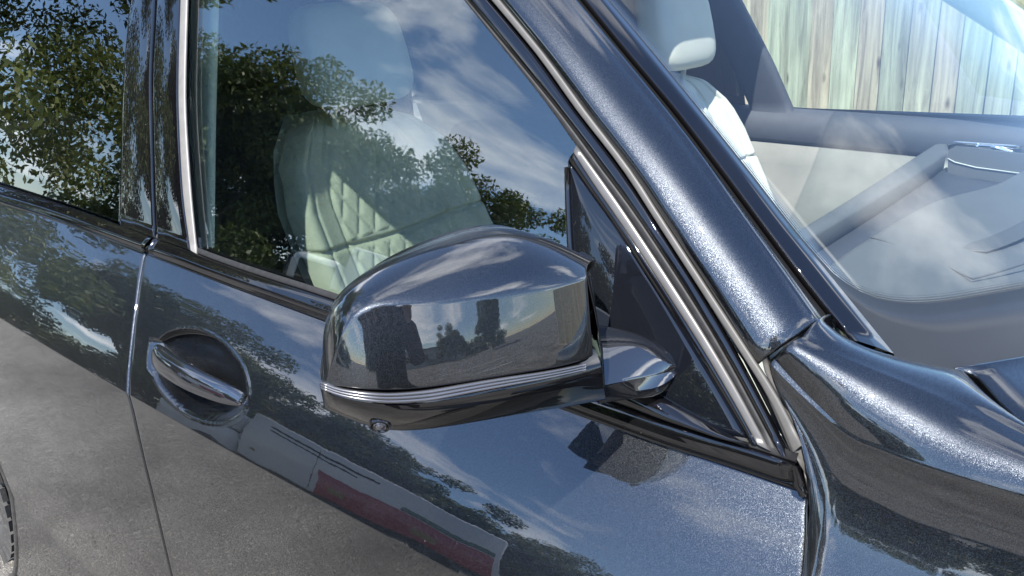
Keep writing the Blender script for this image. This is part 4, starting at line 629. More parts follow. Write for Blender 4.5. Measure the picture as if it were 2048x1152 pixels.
# ---- windscreen
def wpt(s, y): return None
def ws():
    edge = resample(E['e8'], 60)
    rows = []
    for p in edge:
        r = []
        for j in range(41):
            y = lerp(p.y-.006, 1.9-p.y+.02, j/40)
            z = p.z; x = (1.628-.788*z-wk(y))/.616
            r.append((x, y, z))
        rows.append(r)
    zlo = edge[-1].z
    for k in range(1, 15):
        z = zlo-k*.012; rows.append([((1.628-.788*z-wk(lerp(.13, 1.77, j/40)))/.616, lerp(.13, 1.77, j/40), z) for j in range(41)])
    o = grid('windscreen', rows, M['wind_glass'], CAR, thick=.005)
    o.data.materials.append(M['clear_face']); o.modifiers['s'].material_offset = 1
    return o
wscr = ws()
def frit():
    inner = resample(K['frit'], 90)
    edge = [V(p) for p in E['e8']]
    rows_o = []; rows_i = []
    nx = V((.616,-.2,.788))*.0015
    # outer line: along the trim, then the cowl line
    o1 = resample([V(p)+V((0,-.012,0)) for p in K['e8'][:-1]]+[V((1.1,.145,1.075)), V((1.145,.19,1.03)), V((1.20,.30,1.005)), V((1.27,.50,.972)), V((1.30,.70,.95))], 90)
    def on_w(p, c): return V(((c-.788*p.z-wk(p.y))/.616, p.y, p.z))
    rows = []
    for a, b in zip(o1, inner):
        rows.append([on_w(a.lerp(b, t), 1.6300) for t in (0, .25, .5, .75, 1)])
    o = grid('frit_band', rows, M['frit'], wscr, thick=.0004)
    # dots thinning out towards the clear glass
    vs, fs = [], []
    rnd = random.Random(4)
    L = resample(K['frit'], 520)
    T = tangents(L)
    for i, (p, t) in enumerate(zip(L, T)):
        for k in range(4):
            nrm = V((.616,-.2,.788)).cross(t).normalized()
            if nrm.y < 0: nrm = -nrm
            q = p+nrm*(.0012+.0027*k)+t*(.0011 if k % 2 else 0)
            r = .00115*(1-k/5.)
            q = on_w(q, 1.6300)
            b0 = len(vs)
            u = t*r; w = nrm*r
            for c, s in ((1,0),(.7,.7),(0,1),(-.7,.7),(-1,0),(-.7,-.7),(0,-1),(.7,-.7)): vs.append(q+u*c+w*s)
            fs.append(tuple(range(b0, b0+8)))
    d = mesh_obj('frit_dots', vs, fs, M['frit'], wscr); d['kind'] = 'stuff'
frit()
# ---- roof, far side, floor: what shades the cabin
def shell():
    rows = []
    for i in range(13):
        x = .30-1.6*i/12
        rows.append([(x, .245+1.41*j/16, 1.60+.055*math.sin(PI*j/16)-.03*max(0,(x+.0))**1) for j in range(17)])
    grid('roof', rows, M['paint'], CAR, thick=.03)
    grid('roof_lining', [[(p[0], p[1], p[2]-.034) for p in r] for r in rows], M['lining'], CAR, thick=.004)
    box('roof_header', (.22, .25, 1.545), (.36, 1.65, 1.60), M['dark'], CAR, .01)
    # near cant rail above the side windows
    rows = [[(x, Gy(x, 1.53)-.004, 1.528), (x, Gy(x, 1.56)-.01, 1.56), (x, .235, 1.59), (x, .27, 1.61)] for x in [.55-1.9*i/20 for i in range(21)]]
    grid('cant_rail', rows, M['paint'], CAR, thick=.02)
    # far side body: door, window, pillars
    yo = 1.90
    box('cabin_floor', (-1.3, .1, .28), (1.1, 1.8, .32), M['carpet'], CAR)
    box('firewall', (1.06, .14, .3), (1.10, 1.76, .96), M['dark'], CAR)
    box('rear_bulkhead', (-1.30, .1, .3), (-1.26, 1.8, 1.62), M['carpet'], CAR)
shell()
# ---- near door inner trims, seen through the glass
rows = [[(x, Gy(x, 1.05)+.012, 1.062+.0*x-.06*x*.6), (x, Gy(x, 1.05)+.05, 1.055-.036*x), (x, Gy(x,1.05)+.075, 1.035-.036*x), (x, Gy(x,1.05)+.085, .70)] for x in [.17+.86*i/30 for i in range(31)]]
grid('door_inner_trim', rows, M['trim_light'], front_door, thick=.004)
# inner pillar cover with the seat belt guide, coloured pale as if sunlit
PT = [(1.56,-.092,-.010),(1.453,-.063,.010),(1.256,-.011,.044),(1.07,.040,.072)]
strip('pillar_inner_trim', [(a, Gy(a, z)+.060, z) for z, a, b in PT], [(b, Gy(b, z)+.060, z) for z, a, b in PT], .006, M['trim_sunlit'], CAR, ROUND, 14)
strip('pillar_body', [V(p)+V((-.02,.012,0)) for p in rgl], [V(p)+V((-.004,.012,0)) for p in gr_], .004, M['dark'], CAR, FLAT, 30)
# ------------------------------------------------------------------ wing mirror
mirror = empty('wing_mirror', (0,0,0), CAR)
caprows = [K['cap%02d' % i] for i in range(15)]
def smooth_row(r, k=1):
    r = [V(p) for p in r]
    for _ in range(k):
        r = [r[0]]+[r[i]*.6+(r[i-1]+r[i+1])*.2 for i in range(1, len(r)-1)]+[r[-1]]
    return r
def cap():
    rows = [smooth_row(r) for r in caprows]
    # inner end: turn round the corner and run back to the bezel
    nb = V((.899,-.438,0)); aa = V((.438,.899,0))
    m = len(rows)
    for i, r in enumerate(rows):
        e = r[-1]
        if i >= 2:
            r += [e-nb*.003+aa*.0022, e-nb*.010+aa*.0042, e-nb*.03+aa*.0052]
        else:
            r += [e, e, e]
    return grid('mirror_cap', rows, M['paint_mirror'], mirror, subsurf=2)
cap()
# black bezel round the mirror glass at the back
nb = V((.899,-.438,0)); aa = V((.438,.899,0))
rim = smooth_row(K['cap01'])
inner_dn = [V(p)-nb*.045 for p in (K['cap06'][-1], K['cap10'][-1], K['cap14'][-1])]
loop = rim+[rim[-1]+V((0,0,-.02))+aa*.006]+[V(K['low05'][-1])-nb*.03+V((0,0,.03)), V(K['low05'][-1])-nb*.03+V((0,0,.004))]+[V(p)-nb*.036+V((0,0,.003)) for p in K['low05'][3:][::-1]]
cen = sum(loop, V((0,0,0)))/len(loop)
rows = [[cen.lerp(p, .965)+nb*.004 for p in loop], [cen.lerp(p, .975)-nb*.006 for p in loop], [cen.lerp(p, .965)-nb*.016 for p in loop], [cen.lerp(p, .95)-nb*.017 for p in loop], [cen.lerp(p, .93)-nb*.012 for p in loop]]
grid('mirror_bezel', rows, M['gloss_black'], mirror, wrap=True)
pl = [cen.lerp(p, .94)-nb*.013 for p in loop]
mesh_obj('mirror_glass', pl+[p+nb*.003 for p in pl], [tuple(range(len(pl))), tuple(range(len(pl), 2*len(pl)))[::-1]], M['dim_mirror'], mirror, smooth=False)
# inner flank of the housing
flank = []
for t in (0, .25, .5, .75, 1):
    r = []
    top = V(K['cap06'][-1])+aa*.0045-nb*.012; bot = V(K['low03'][-1])+aa*.002-nb*.008
    p = top.lerp(bot, t)+nb*(.008*math.sin(PI*t))
    bk = rim[-1].lerp(V(K['low05'][-1])-nb*.03, t)-nb*.004
    flank.append([p+nb*.002, p+aa*.003, p.lerp(bk, .35)+aa*.006, p.lerp(bk, .7)+aa*.004, bk])
grid('housing_flank', flank, M['gloss_black'], mirror, subsurf=2)
def low():
    rows = [smooth_row(K['low%02d' % i]) for i in range(8)]
    t = rows[0]; rows = [[p-nb*.016+V((0,0,.016)) if k > 2 else p+nb*.004+V((0,0,-.001)) for k, p in enumerate(t)], [p-nb*.005+V((0,0,.004)) if k > 2 else p+nb*.002 for k, p in enumerate(t)]]+rows
    return grid('lower_housing', rows, M['gloss_black'], mirror, subsurf=2)
low()
U = resample(K['ind_u'], 40); Lw = resample(K['ind_l'], 40)
strip('indicator_lens', U, Lw, .0016, M['indicator'], mirror, [(0,-3),(0,0),(.04,.7),(.1,1.),(.27,1.05),(.30,.4),(.34,.4),(.37,1.1),(.60,1.15),(.63,.45),(.67,.45),(.70,1.1),(.9,1.),(.97,.6),(1,0),(1,-3)], 40, out=(.8,-.5,.1))
lc = V(K['lens'][0]); lc += (V((1.26,-.55,1.413))-lc).normalized()*.007; ln = (V((1.26,-.55,1.413))-lc).normalized()*.55+V((.25,-.45,-.75)); ln.normalize()
def disc_stack(name, c, n, prof, mat, parent, seg=28):
    x = n.cross(V((0,0,1))).normalized(); y = n.cross(x).normalized()
    rows = [[c+n*h+(x*math.cos(2*PI*k/seg)+y*math.sin(2*PI*k/seg))*r for k in range(seg)] for r, h in prof]
    return grid(name, rows, mat, parent, wrap=True, caps=True, sharp=35)
disc_stack('camera_surround', lc, ln, [(.0085,-.006),(.0085,.0005),(.0078,.0016),(.0068,.0016),(.0062,.0006),(.005,.0)], M['gloss_black'], mirror)
disc_stack('camera_lens', lc, ln, [(.0052,-.002),(.0052,.0010),(.0045,.0018),(.0036,.0012),(.0034,.0016),(.002,.0027),(.0006,.003)], M['lens'], mirror)
# arm
T_, M_, F_, U_, B_ = [resample(K[k], 14) for k in ('armT','armM','armF','armU','armB')]
rows = []
for t, m, f, u, b in zip(T_, M_, F_, U_, B_):
    up = V((.3,-.3,.9)).normalized()
    ring = [b, b.lerp(t, .6)-V((.002,0,0)), t, t.lerp(m, .12)+up*.0012, m+up*.003, m.lerp(f, .5)+up*.0026, f.lerp(m, .08)+up*.0006, f, f.lerp(u, .08), f.lerp(u, .5)+V((.003,-.003,0)), u.lerp(f, .08), u, u.lerp(b, .5)]
    rows.append(ring)
grid('mirror_arm', rows, M['gloss_handle'], mirror, wrap=True, caps=True, sharp=50)
# ------------------------------------------------------------------ door handle
def handle():
    n = 22; rows = []
    for i in range(n):
        t = i/(n-1); x = lerp(.127, .357, t)
        z = lerp(.9530, .9365, t)+.003*math.sin(PI*t)
        yk = Dy(x, z)
        out = .004+.016*math.sin(PI*min(1, t*1.02))**.8
        hh = interp(t, [0, .04, .15, .5, .8, .93, 1], [.011, .0165, .0190, .0175, .0145, .0115, .006])
        dd = interp(t, [0, .04, .15, .5, .8, 1], [.006, .009, .011, .010, .0085, .005])
        c = V((x, yk-out, z)); ring = []
        for k in range(16):
            a = 2*PI*k/16; ca, sa = math.cos(a), math.sin(a)
            sx = math.copysign(abs(ca)**.75, ca); sz = math.copysign(abs(sa)**.85, sa)
            q = c+V((0, -sx*dd, sz*hh))+V((0, .004*sz, 0))
            ring.append(q)
        rows.append(ring)
    return grid('door_handle', rows, M['gloss_handle'], front_door, wrap=True, caps=True, subsurf=1)
handle()
# keyless hole in the rear end, of the bar
disc_stack('key_cover', V((.1295, Dy(.131,.953)-.008, .953)), V((-.35,-.9,.25)).normalized(), [(.0065,-.004),(.0065,.001),(.0055,.0016),(.0045,-.0015)], M['dark'], front_door, 18)
# ------------------------------------------------------------------ rear wheel
wheel = empty('rear_wheel', (0,0,0), CAR)
WX, WZ, WR = -1.205, .372, .372
def wheel_tyre():
    prof = [(.255,.060),(.262,.035),(.300,.020),(.345,.022),(.362,.030),(.370,.042),(.372,.060),(.372,.255),(.366,.275),(.345,.290),(.300,.292),(.262,.275)]
    seg = 96; rows = []
    for r, y in prof:
        rows.append([V((WX+r*math.cos(2*PI*k/seg), -.122+y, WZ+r*math.sin(2*PI*k/seg))) for k in range(seg)])
    grid('tyre', rows, M['tyre'], wheel, wrap=True)
    # tread blocks
    me = None
    n = 44
    for k in range(n):
        a = 2*PI*k/n
        if math.cos(a) < .55: continue
        for row_i, (ya, yb) in enumerate(((-.094,-.056),(-.051,-.014),(-.009,.034),(.039,.084),(.089,.130))):
            a0 = a+(.010 if row_i % 2 else 0); a1 = a0+2*PI/n*.90
            vs = []
            for r, ins in ((.371,0),(.379,.0012)):
                for aa_, y in ((a0+ins*2, ya+ins),(a1-ins*2, ya+ins),(a1-ins*2, yb-ins),(a0+ins*2, yb-ins)):
                    rr = r-(.010 if y < -.08 else 0)
                    vs.append((WX+rr*math.cos(aa_), y, WZ+rr*math.sin(aa_)))
            mesh_obj('tread_block', vs, [(4,5,6,7),(0,1,5,4),(1,2,6,5),(2,3,7,6),(3,0,4,7)], M['tyre'], wheel, smooth=False)
wheel_tyre()
for k in range(44):
    a = 2*PI*k/44
    if math.cos(a) < .3: continue
    vs = []
    for y in (-.098, -.110):
        for r, aa_ in ((.325,a+.03),(.366,a+.008),(.366,a+.118),(.325,a+.10)): vs.append((WX+r*math.cos(aa_), y, WZ+r*math.sin(aa_)))
    mesh_obj('shoulder_block', vs, [(4,5,6,7),(0,1,5,4),(1,2,6,5),(2,3,7,6),(3,0,4,7)], M['tyre'], wheel, smooth=False)
def rim():
    rows = []
    seg = 60
    for r, y in ((.258,-.055),(.262,-.085),(.250,-.08),(.235,-.045),(.225,.045)):
        rows.append([V((WX+r*math.cos(2*PI*k/seg), y, WZ+r*math.sin(2*PI*k/seg))) for k in range(seg)])
    grid('rim', rows, M['satin'], wheel, wrap=True)
    for s in range(10):
        a = 2*PI*s/10; d = V((math.cos(a),0,math.sin(a))); e = V((-math.sin(a),0,math.cos(a))); c = V((WX,-.035,WZ)); r = []
        for rad, w, y in ((.04,.022,-.035),(.14,.016,-.04),(.25,.024,-.045)):
            r.append([c+d*rad+e*w+V((0,y+.02,0)), c+d*rad+e*w*.8+V((0,y,0)), c+d*rad-e*w*.8+V((0,y,0)), c+d*rad-e*w+V((0,y+.02,0))])
        grid('spoke', r, M['satin'], wheel, wrap=True, caps=True)
rim()
# arch lip and liner
lip = []; lin = []
for k in range(41):
    a = math.radians(-62+125*k/40)
    p = V((-1.28+.502*math.cos(a), 0, .42+.502*math.sin(a)))
    if p.z < .30: pass
    y = Dy(max(p.x, -.93), max(p.z, .08))
    lip.append([(p.x+.004, y+.004, p.z+.002*math.sin(a)), (p.x+.001, y-.003, p.z), (p.x-.014, y-.001, p.z-.01*math.sin(a)), (p.x-.022, y+.012, p.z-.02*math.sin(a))])
    lin.append([(-1.28+.485*math.cos(a), y+.01, .42+.485*math.sin(a)), (-1.28+.47*math.cos(a), .28, .42+.47*math.sin(a))])
grid('arch_lip', lip, M['plastic'], CAR)
grid('arch_liner', lin, M['dark'], CAR, thick=.004)
rows = [[(x, -.10, .20), (x, -.085, .15), (x, -.06, .12), (x, -.03, .11), (x, .10, .11)] for x in [-.80+1.9*i/30 for i in range(31)]]
grid('sill', rows, M['plastic'], CAR, thick=.005)

# ------------------------------------------------------------------ cabin
def quilt(u, v, su, sv):
    a = (u/su+v/sv); b = (u/su-v/sv)
    da = abs(a-round(a)); db = abs(b-round(b))
    return min(da, db)*2
def seat(dx, dy, face_fn, quilted, mats):
    s = empty('seat', (0,0,0), CAR)
    n, m = (150, 170) if quilted else (64, 80)
    def back_pt(u, t, off=0):
        # u across -1..1, t up 0..1
        z = lerp(.66, 1.215, t); w = interp(t, [0,.15,.45,.70,.85,.95,1], [.225,.245,.262,.255,.225,.165,.09])
        x = interp(t, [0,.18,.42,.70,1], [.105,.085,.020,-.050,-.125])
        bol = .055*max(0, abs(u)-.55)**1.4/.45**1.4 if abs(u) > .55 else 0
        bol *= interp(t, [0,.2,.8,1], [.6,1,.8,.1])
        edge = -.06*max(0, (abs(u)-.86)/.14)**2-.05*max(0, (t-.93)/.07)**2
        dish = -.012*math.cos(u*PI/2)
        y = w*u
        return x+bol+edge+dish+off, y, z
    rows = []
    for i in range(m+1):
        t = i/m; r = []
        for j in range(n+1):
            u = -1+2*j/n
            x, y, z = back_pt(u, t)
            q = 0
            inq = abs(u) < .56 and (.57 < t < .90 or .10 < t < .52)
            if inq:
                q = quilt(y, z, .046, .078); x += .0075*(1-(1-min(1, q*1.2))**3)-.004
            # sewn lines: bolster seams and the waist seam
            for us in (.57, .80):
                x -= .007*math.exp(-((abs(u)-us)/.018)**2)
            x -= .012*math.exp(-((t-.535-.04*u*u)/.008)**2)
            r.append((x+dx, y+dy, z))
        rows.append(r)
    grid('seat_back', rows, mats, s)
    # rear shell
    rows2 = []
    for i in range(0, m+1, m//10):
        t = i/m; r = []
        for j in range(0, n+1, n//10):
            u = -1+2*j/n; x, y, z = back_pt(u, t); k = 1-abs(u)**4
            r.append((x-.03-.10*k*(1-.6*t)+dx, y+dy, z))
        rows2.append(r)
    grid('seat_shell', rows2, M['trim_light'], s)
    # cushion
    rows = []
    for i in range(29):
        t = i/28; r = []
        for j in range(37):
            u = -1+2*j/36
            x = lerp(.06, .56, t); z = .60+.05*t+.05*max(0, abs(u)-.6)-.05*max(0,(t-.85)/.15)**2-.06*max(0,(abs(u)-.88)/.12)**2
            r.append((x+dx, .26*u+dy, z-.006*math.exp(-((abs(u)-.6)/.02)**2)))
        rows.append(r)
    grid('seat_cushion', rows, mats, s)
    box('seat_base', (.05+dx, -.22+dy, .32), (.50+dx, .22+dy, .58), M['trim_dark'], s, .02)
    # headrest: a rounded pad
    rows = []
    for i in range(15):
        th = PI*i/14; r = []
        for k in range(32):
            a = 2*PI*k/32; ca, sa = math.cos(a), math.sin(a)
            sx = math.copysign(abs(ca)**.6, ca); sy = math.copysign(abs(sa)**.42, sa)
            rr = math.sin(th)**.42 if 0 < i < 14 else .0
            hz = math.copysign(abs(math.cos(th))**.55, math.cos(th))
            r.append((-.115-.020*hz+.052*sx*rr+dx, .135*sy*rr*(1-.06*hz)+dy, 1.335+.105*hz))
        rows.append(r)
    hr = grid('headrest', rows, mats, s, wrap=True)
    for q in (-.06, .06): tube('headrest_post', [(-.13+dx, q+dy, 1.18), (-.12+dx, q+dy, 1.27)], [.007, .007], M['trim_light'], s)
    return s
seat(.0, .575, None, True, M['leather'])
seat(.35, 1.335, None, True, M['leather'])
# seat belt buckle stalk and console beside the driver
def console():
    c = empty('centre_console', (0,0,0), CAR)
    box('console_body', (-.10,.86,.34), (.78,1.04,.74), M['trim_light'], c, .02)
    box('armrest', (-.10,.87,.742), (.22,1.03,.80), M['leather'], c, .02)
    box('gear_panel', (.26,.88,.742), (.70,1.02,.752), M['gloss_black'], c, .004)
    tube('gear_selector', [(.42,.95,.75),(.41,.95,.79),(.40,.95,.82)], [.012,.014,.020], M['chrome'], c)
console()
# rear bench, coloured dark to stand for the shade behind the front seats
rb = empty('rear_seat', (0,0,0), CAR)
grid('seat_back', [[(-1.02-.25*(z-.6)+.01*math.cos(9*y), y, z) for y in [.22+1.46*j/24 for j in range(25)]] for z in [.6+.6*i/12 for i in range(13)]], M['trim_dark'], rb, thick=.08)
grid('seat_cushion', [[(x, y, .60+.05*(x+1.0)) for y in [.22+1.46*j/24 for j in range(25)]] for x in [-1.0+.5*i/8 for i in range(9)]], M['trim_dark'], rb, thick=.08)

# dashboard: main top, a trough behind it with its shade put into the colour, the rail along the cabin side
dash = empty('dashboard', (0,0,0), CAR)
def smooth(a, b, t):
    t = max(0, min(1, (t-a)/(b-a))); return t*t*(3-2*t)
def dash_top():
    edge = resample(K['d_main'], 40); rows = []
    for p in edge:
        far = V((1.215-.05*abs(p.y-.95), lerp(p.y, .95, .02)+.10, .985)); r = []
        r += [p+V((.012,0,-.10)), p+V((.004,0,-.030)), p+V((.0008,0,-.006)), p+V((.003,0,-.0012))]
        for j in range(1, 25):
            t = j/24; q = p.lerp(far, t); q.z = lerp(p.z, .992, smooth(.35, 1, t))+.006*math.sin(PI*t)
            r.append(q)
        rows.append(r)
    e0 = rows[0]
    return grid('dash_top', rows, M['dash'], dash)
dash_top()
strip('dash_rail', K['d_rail_o'], K['d_rail_i'], .006, M['dash'], dash, [(0,-12),(0,0),(.06,.7),(.2,1),(.5,1.1),(.8,1),(.94,.7),(1,0),(1,-8)], 24, out=(0,0,1))
ri = resample(K['d_rail_i'], 24); dm = resample(K['d_main'][1:20], 24)
grid('dash_trough', [[a+V((.004,0,-.03)), a.lerp(b, .35)+V((0,0,-.055)), a.lerp(b, .7)+V((0,0,-.06)), b+V((.02,0,-.09))] for a, b in zip(ri, dm)], M['trim_dark'], dash, thick=.004)
dz = V((0,0,.0006))
for k in ('d_seam', 'd_seam2'): tube('dash_seam', [V(p)+V((0,0,-.0016)) for p in resample(K[k], 20)], [.0014]*20, M['dash_line'], dash, 6)
SA, SBm = resample(K['d_slot_a'], 20), resample(K['d_slot_b'], 20)
strip('display_slot', [p+V((0,0,-.0010)) for p in SA], [p+V((0,0,-.0010)) for p in SBm], 0.0012, M['dash_line'], dash, FLAT, 20, out=(0,0,1))
pn = [V(p) for p in K['d_panel']]
mesh_obj('glovebox_panel', pn+[p+V((.03,.05,-.01)) for p in pn], [(0,1,2,3,4),(9,8,7,6,5),(0,5,6,1),(1,6,7,2),(2,7,8,3),(3,8,9,4),(4,9,5,0)], M['dash'], dash, smooth=False)
tube('panel_piping', [pn[0]+V((0,-.002,-.02)), pn[0].lerp(pn[1], .6)+V((.008,-.002,-.035)), pn[1].lerp(pn[2], .25)+V((0,-.002,-.045)), pn[2]+V((0,-.002,-.045))], [.0018]*4, M['trim_light'], dash, 6)
# ---- far door with its card, handle and window
fdoor = empty('passenger_door', (0,0,0), CAR)
yo = 1.86
def fx(x): return yo-.022*x*x
rows = [[(x, fx(x)-.035, z0) for z0 in (.30,.50,.62,.70,.80,.86,.90)] for x in [-.2+1.35*i/30 for i in range(31)]]
for r in rows:
    x = r[0][0]
    r[2] = (x, fx(x)-.06, .62); r[3] = (x, fx(x)-.10-.015*math.sin(3*x), .70); r[4] = (x, fx(x)-.085, .80); r[5] = (x, fx(x)-.05, .90); r[6] = (x, fx(x)-.045, .962-.03*(x-.4))
grid('door_card', rows, M['suede'], fdoor, thick=.01, flip=True)
rows = [[(x, fx(x)-.045, .964-.03*(x-.4)), (x, fx(x)-.055, .975-.03*(x-.4)), (x, fx(x)-.05, 1.02-.03*(x-.4)), (x, fx(x)-.035, 1.050-.03*(x-.4)), (x, fx(x)-.01, 1.062-.03*(x-.4)), (x, fx(x)+.02, 1.062-.03*(x-.4))] for x in [-.3+1.5*i/30 for i in range(31)]]
grid('door_top_trim', rows, M['trim_dark'], fdoor, thick=.006, flip=True)
for k in range(2):
    strip('sill_ridge', [(x, fx(x)-.040+.012*k, 1.036+.014*k-.03*(x-.4)) for x in [.60+.55*i/10 for i in range(11)]], [(x, fx(x)-.036+.012*k, 1.028+.014*k-.03*(x-.4)) for x in [.60+.55*i/10 for i in range(11)]], .003, M['trim_light'], fdoor, ROUND, 11, out=(0,-1,.5))
strip('handle_bezel', [(.735,fx(.74)-.052,.935),(.80,fx(.8)-.056,1.002),(.96,fx(.96)-.056,1.000)], [(.75,fx(.74)-.052,.932),(.81,fx(.8)-.056,.990),(.96,fx(.96)-.056,.990)], .004, M['chrome_soft'], fdoor, ROUND, 16, out=(0,-1,0))
strip('inner_handle', [(.86,fx(.86)-.060,.998),(.90,fx(.9)-.066,1.000),(.945,fx(.95)-.060,.985)], [(.86,fx(.86)-.060,.978),(.90,fx(.9)-.066,.974),(.945,fx(.95)-.060,.972)], .006, M['chrome'], fdoor, ROUND, 12, out=(0,-1,0))
box('switch_panel', (.76,fx(.8)-.054,.94), (.86,fx(.8)-.048,.985), M['gloss_black'], fdoor, .003)
strip('grab_pull', [(.55,1.62,.72),(.68,1.64,.84),(.80,1.69,.98)], [(.60,1.62,.70),(.73,1.64,.81),(.845,1.69,.96)], .012, M['trim_light'], fdoor, ROUND, 16, out=(0,-1,.3))
# far window glass and pillars
rows = [[(x, fx(x)+.01-.30*(z-1.05)-.0, z) for x in [.20+.98*j/20 for j in range(21)]] for z in [1.04+.5*i/8 for i in range(9)]]
grid('window_glass', rows, M['far_glass'], fdoor, thick=.004)
rows = [[(x, fx(x)+.01-.30*(z-1.05)-.0, z) for x in [-1.3+1.49*j/20 for j in range(21)]] for z in [1.04+.5*i/8 for i in range(9)]]
grid('rear_window_glass', rows, M['far_privacy'], CAR, thick=.004)
def fpil(name, pts, w, mat, parent):
    A = [(x-w/2, fx(x)-.02-.30*(z-1.05), z) for x, z in pts]; B = [(x+w/2, fx(x)-.02-.30*(z-1.05), z) for x, z in pts]
    return strip(name, A, B, .012, mat, parent, ROUND, 12, out=(0,-1,-.2))
fpil('centre_pillar_trim', [(.295,1.04),(.235,1.20),(.12,1.45),(.08,1.58)], .13, M['trim_dark'], CAR)
A = [(1.30-.56*i/12-.10*(i/12)**2, 1.82-.20*i/12, 1.02+.50*i/12) for i in range(13)]
strip('pillar_trim', A, [(p[0]-.075, p[1]-.03, p[2]-.02) for p in A], .015, M['trim_dark'], CAR, ROUND, 13, out=(-.3,-1,0))
rows = [[(x, fx(x)+.06, .30), (x, fx(x)+.10, .85), (x, fx(x)+.03, 1.05), (x, fx(x)-.0, 1.055)] for x in [-1.3+2.5*i/20 for i in range(21)]]
grid('far_body_side', rows, M['paint'], CAR, thick=.01, flip=True)
rows = [[(x, 1.72, 1.53), (x, 1.68, 1.56), (x, 1.655, 1.60)] for x in [.55-1.9*i/10 for i in range(11)]]
grid('far_cant_rail', rows, M['trim_dark'], CAR, thick=.03)
# interior mirror cluster hanging at the top of the screen is out of frame
# steering wheel
sw = empty('steering_wheel', (0,0,0), CAR)
c = V((.50,.575,.86)); nrm = V((-.82,0,.57)).normalized(); ax = V((0,1,0)); ay = nrm.cross(ax)
ring = [c+ax*(.185*math.cos(2*PI*k/40))+ay*(.185*math.sin(2*PI*k/40)) for k in range(41)]
tube('wheel_rim', ring, [.016]*41, M['trim_dark'], sw, 10, False)
for a in (0, 180, 270):
    d = ax*math.cos(math.radians(a))+ay*math.sin(math.radians(a))
    tube('wheel_spoke', [c+d*.04, c+d*.18], [.018,.012], M['trim_dark'], sw, 8)
disc_stack('wheel_hub', c, nrm, [(.075,-.03),(.075,.0),(.068,.02),(.04,.028)], M['trim_dark'], sw)
tube('steering_column', [c-nrm*.02, c-nrm*.30], [.04,.05], M['trim_dark'], sw)

for ch in list(CAR.children):
    ch.matrix_parent_inverse = Matrix.Translation(-CAR.location)
# ------------------------------------------------------------------ ground
g = mesh_obj('ground', [(-400,-400,0),(400,-400,0),(400,400,0),(-400,400,0)], [(0,1,2,3)], M['asphalt'], None, smooth=False); g['kind'] = 'structure'
for i, (x, y, w, h) in enumerate([(6.5,-4.5,.1,5.0),(9.2,-4.5,.1,5.0),(11.9,-4.5,.1,5.0)]):
    o = mesh_obj('bay_line', [(x,y,.004),(x+w,y,.004),(x+w,y+h,.004),(x,y+h,.004)], [(0,1,2,3)], M['line_paint'], None, smooth=False); o['kind'] = 'structure'
# ------------------------------------------------------------------ fence beyond the car
fence = empty('fence', (1.5, 2.82, 0)); tag(fence, 'weathered close-boarded wooden fence behind the car', 'fence')
FW = .100; STEP = .092
bme = bpy.data.meshes.new('board')
vs = []
rndf = random.Random(3)
zn = 7
for k in range(zn):
    z = .03+1.40*k/(zn-1); wob = rndf.uniform(-.0015, .0015)
    vs += [(-FW/2+wob, -.032, z), (FW/2+wob, -.006, z), (FW/2+wob, .0, z), (-FW/2+wob, .0, z)]
fs = []
for k in range(zn-1):
    for j in range(4): fs.append((k*4+j, k*4+(j+1) % 4, (k+1)*4+(j+1) % 4, (k+1)*4+j))
fs += [(3,2,1,0), tuple((zn-1)*4+j for j in range(4))]
bme.from_pydata(vs, [], fs); bme.update(); bme.materials.append(M['fence_wood'])
for i in range(104):
    x = -2.2+STEP*i
    o = bpy.data.objects.new('board', bme); COL.objects.link(o); o.parent = fence
    o.location = (x-1.5, rndf.uniform(-.003,.003), rndf.uniform(-.012,.012)); o.rotation_euler = (0, rndf.uniform(-.006,.006), rndf.uniform(-.03,.03))
def fbox(name, lo, hi):
    o = box(name, lo, hi, M['fence_wood'], fence, .006); o.matrix_parent_inverse = Matrix.Translation(-fence.location); return o
for z in (.30, .80, 1.25): fbox('fence_rail', (-2.3, 2.835, z), (7.4, 2.885, z+.08))
for k in range(4): fbox('fence_post', (-2.25+3.1*k, 2.89, 0), (-2.15+3.1*k, 2.99, 1.44))
fbox('gravel_board', (-2.3, 2.79, 0), (7.4, 2.80, .03))

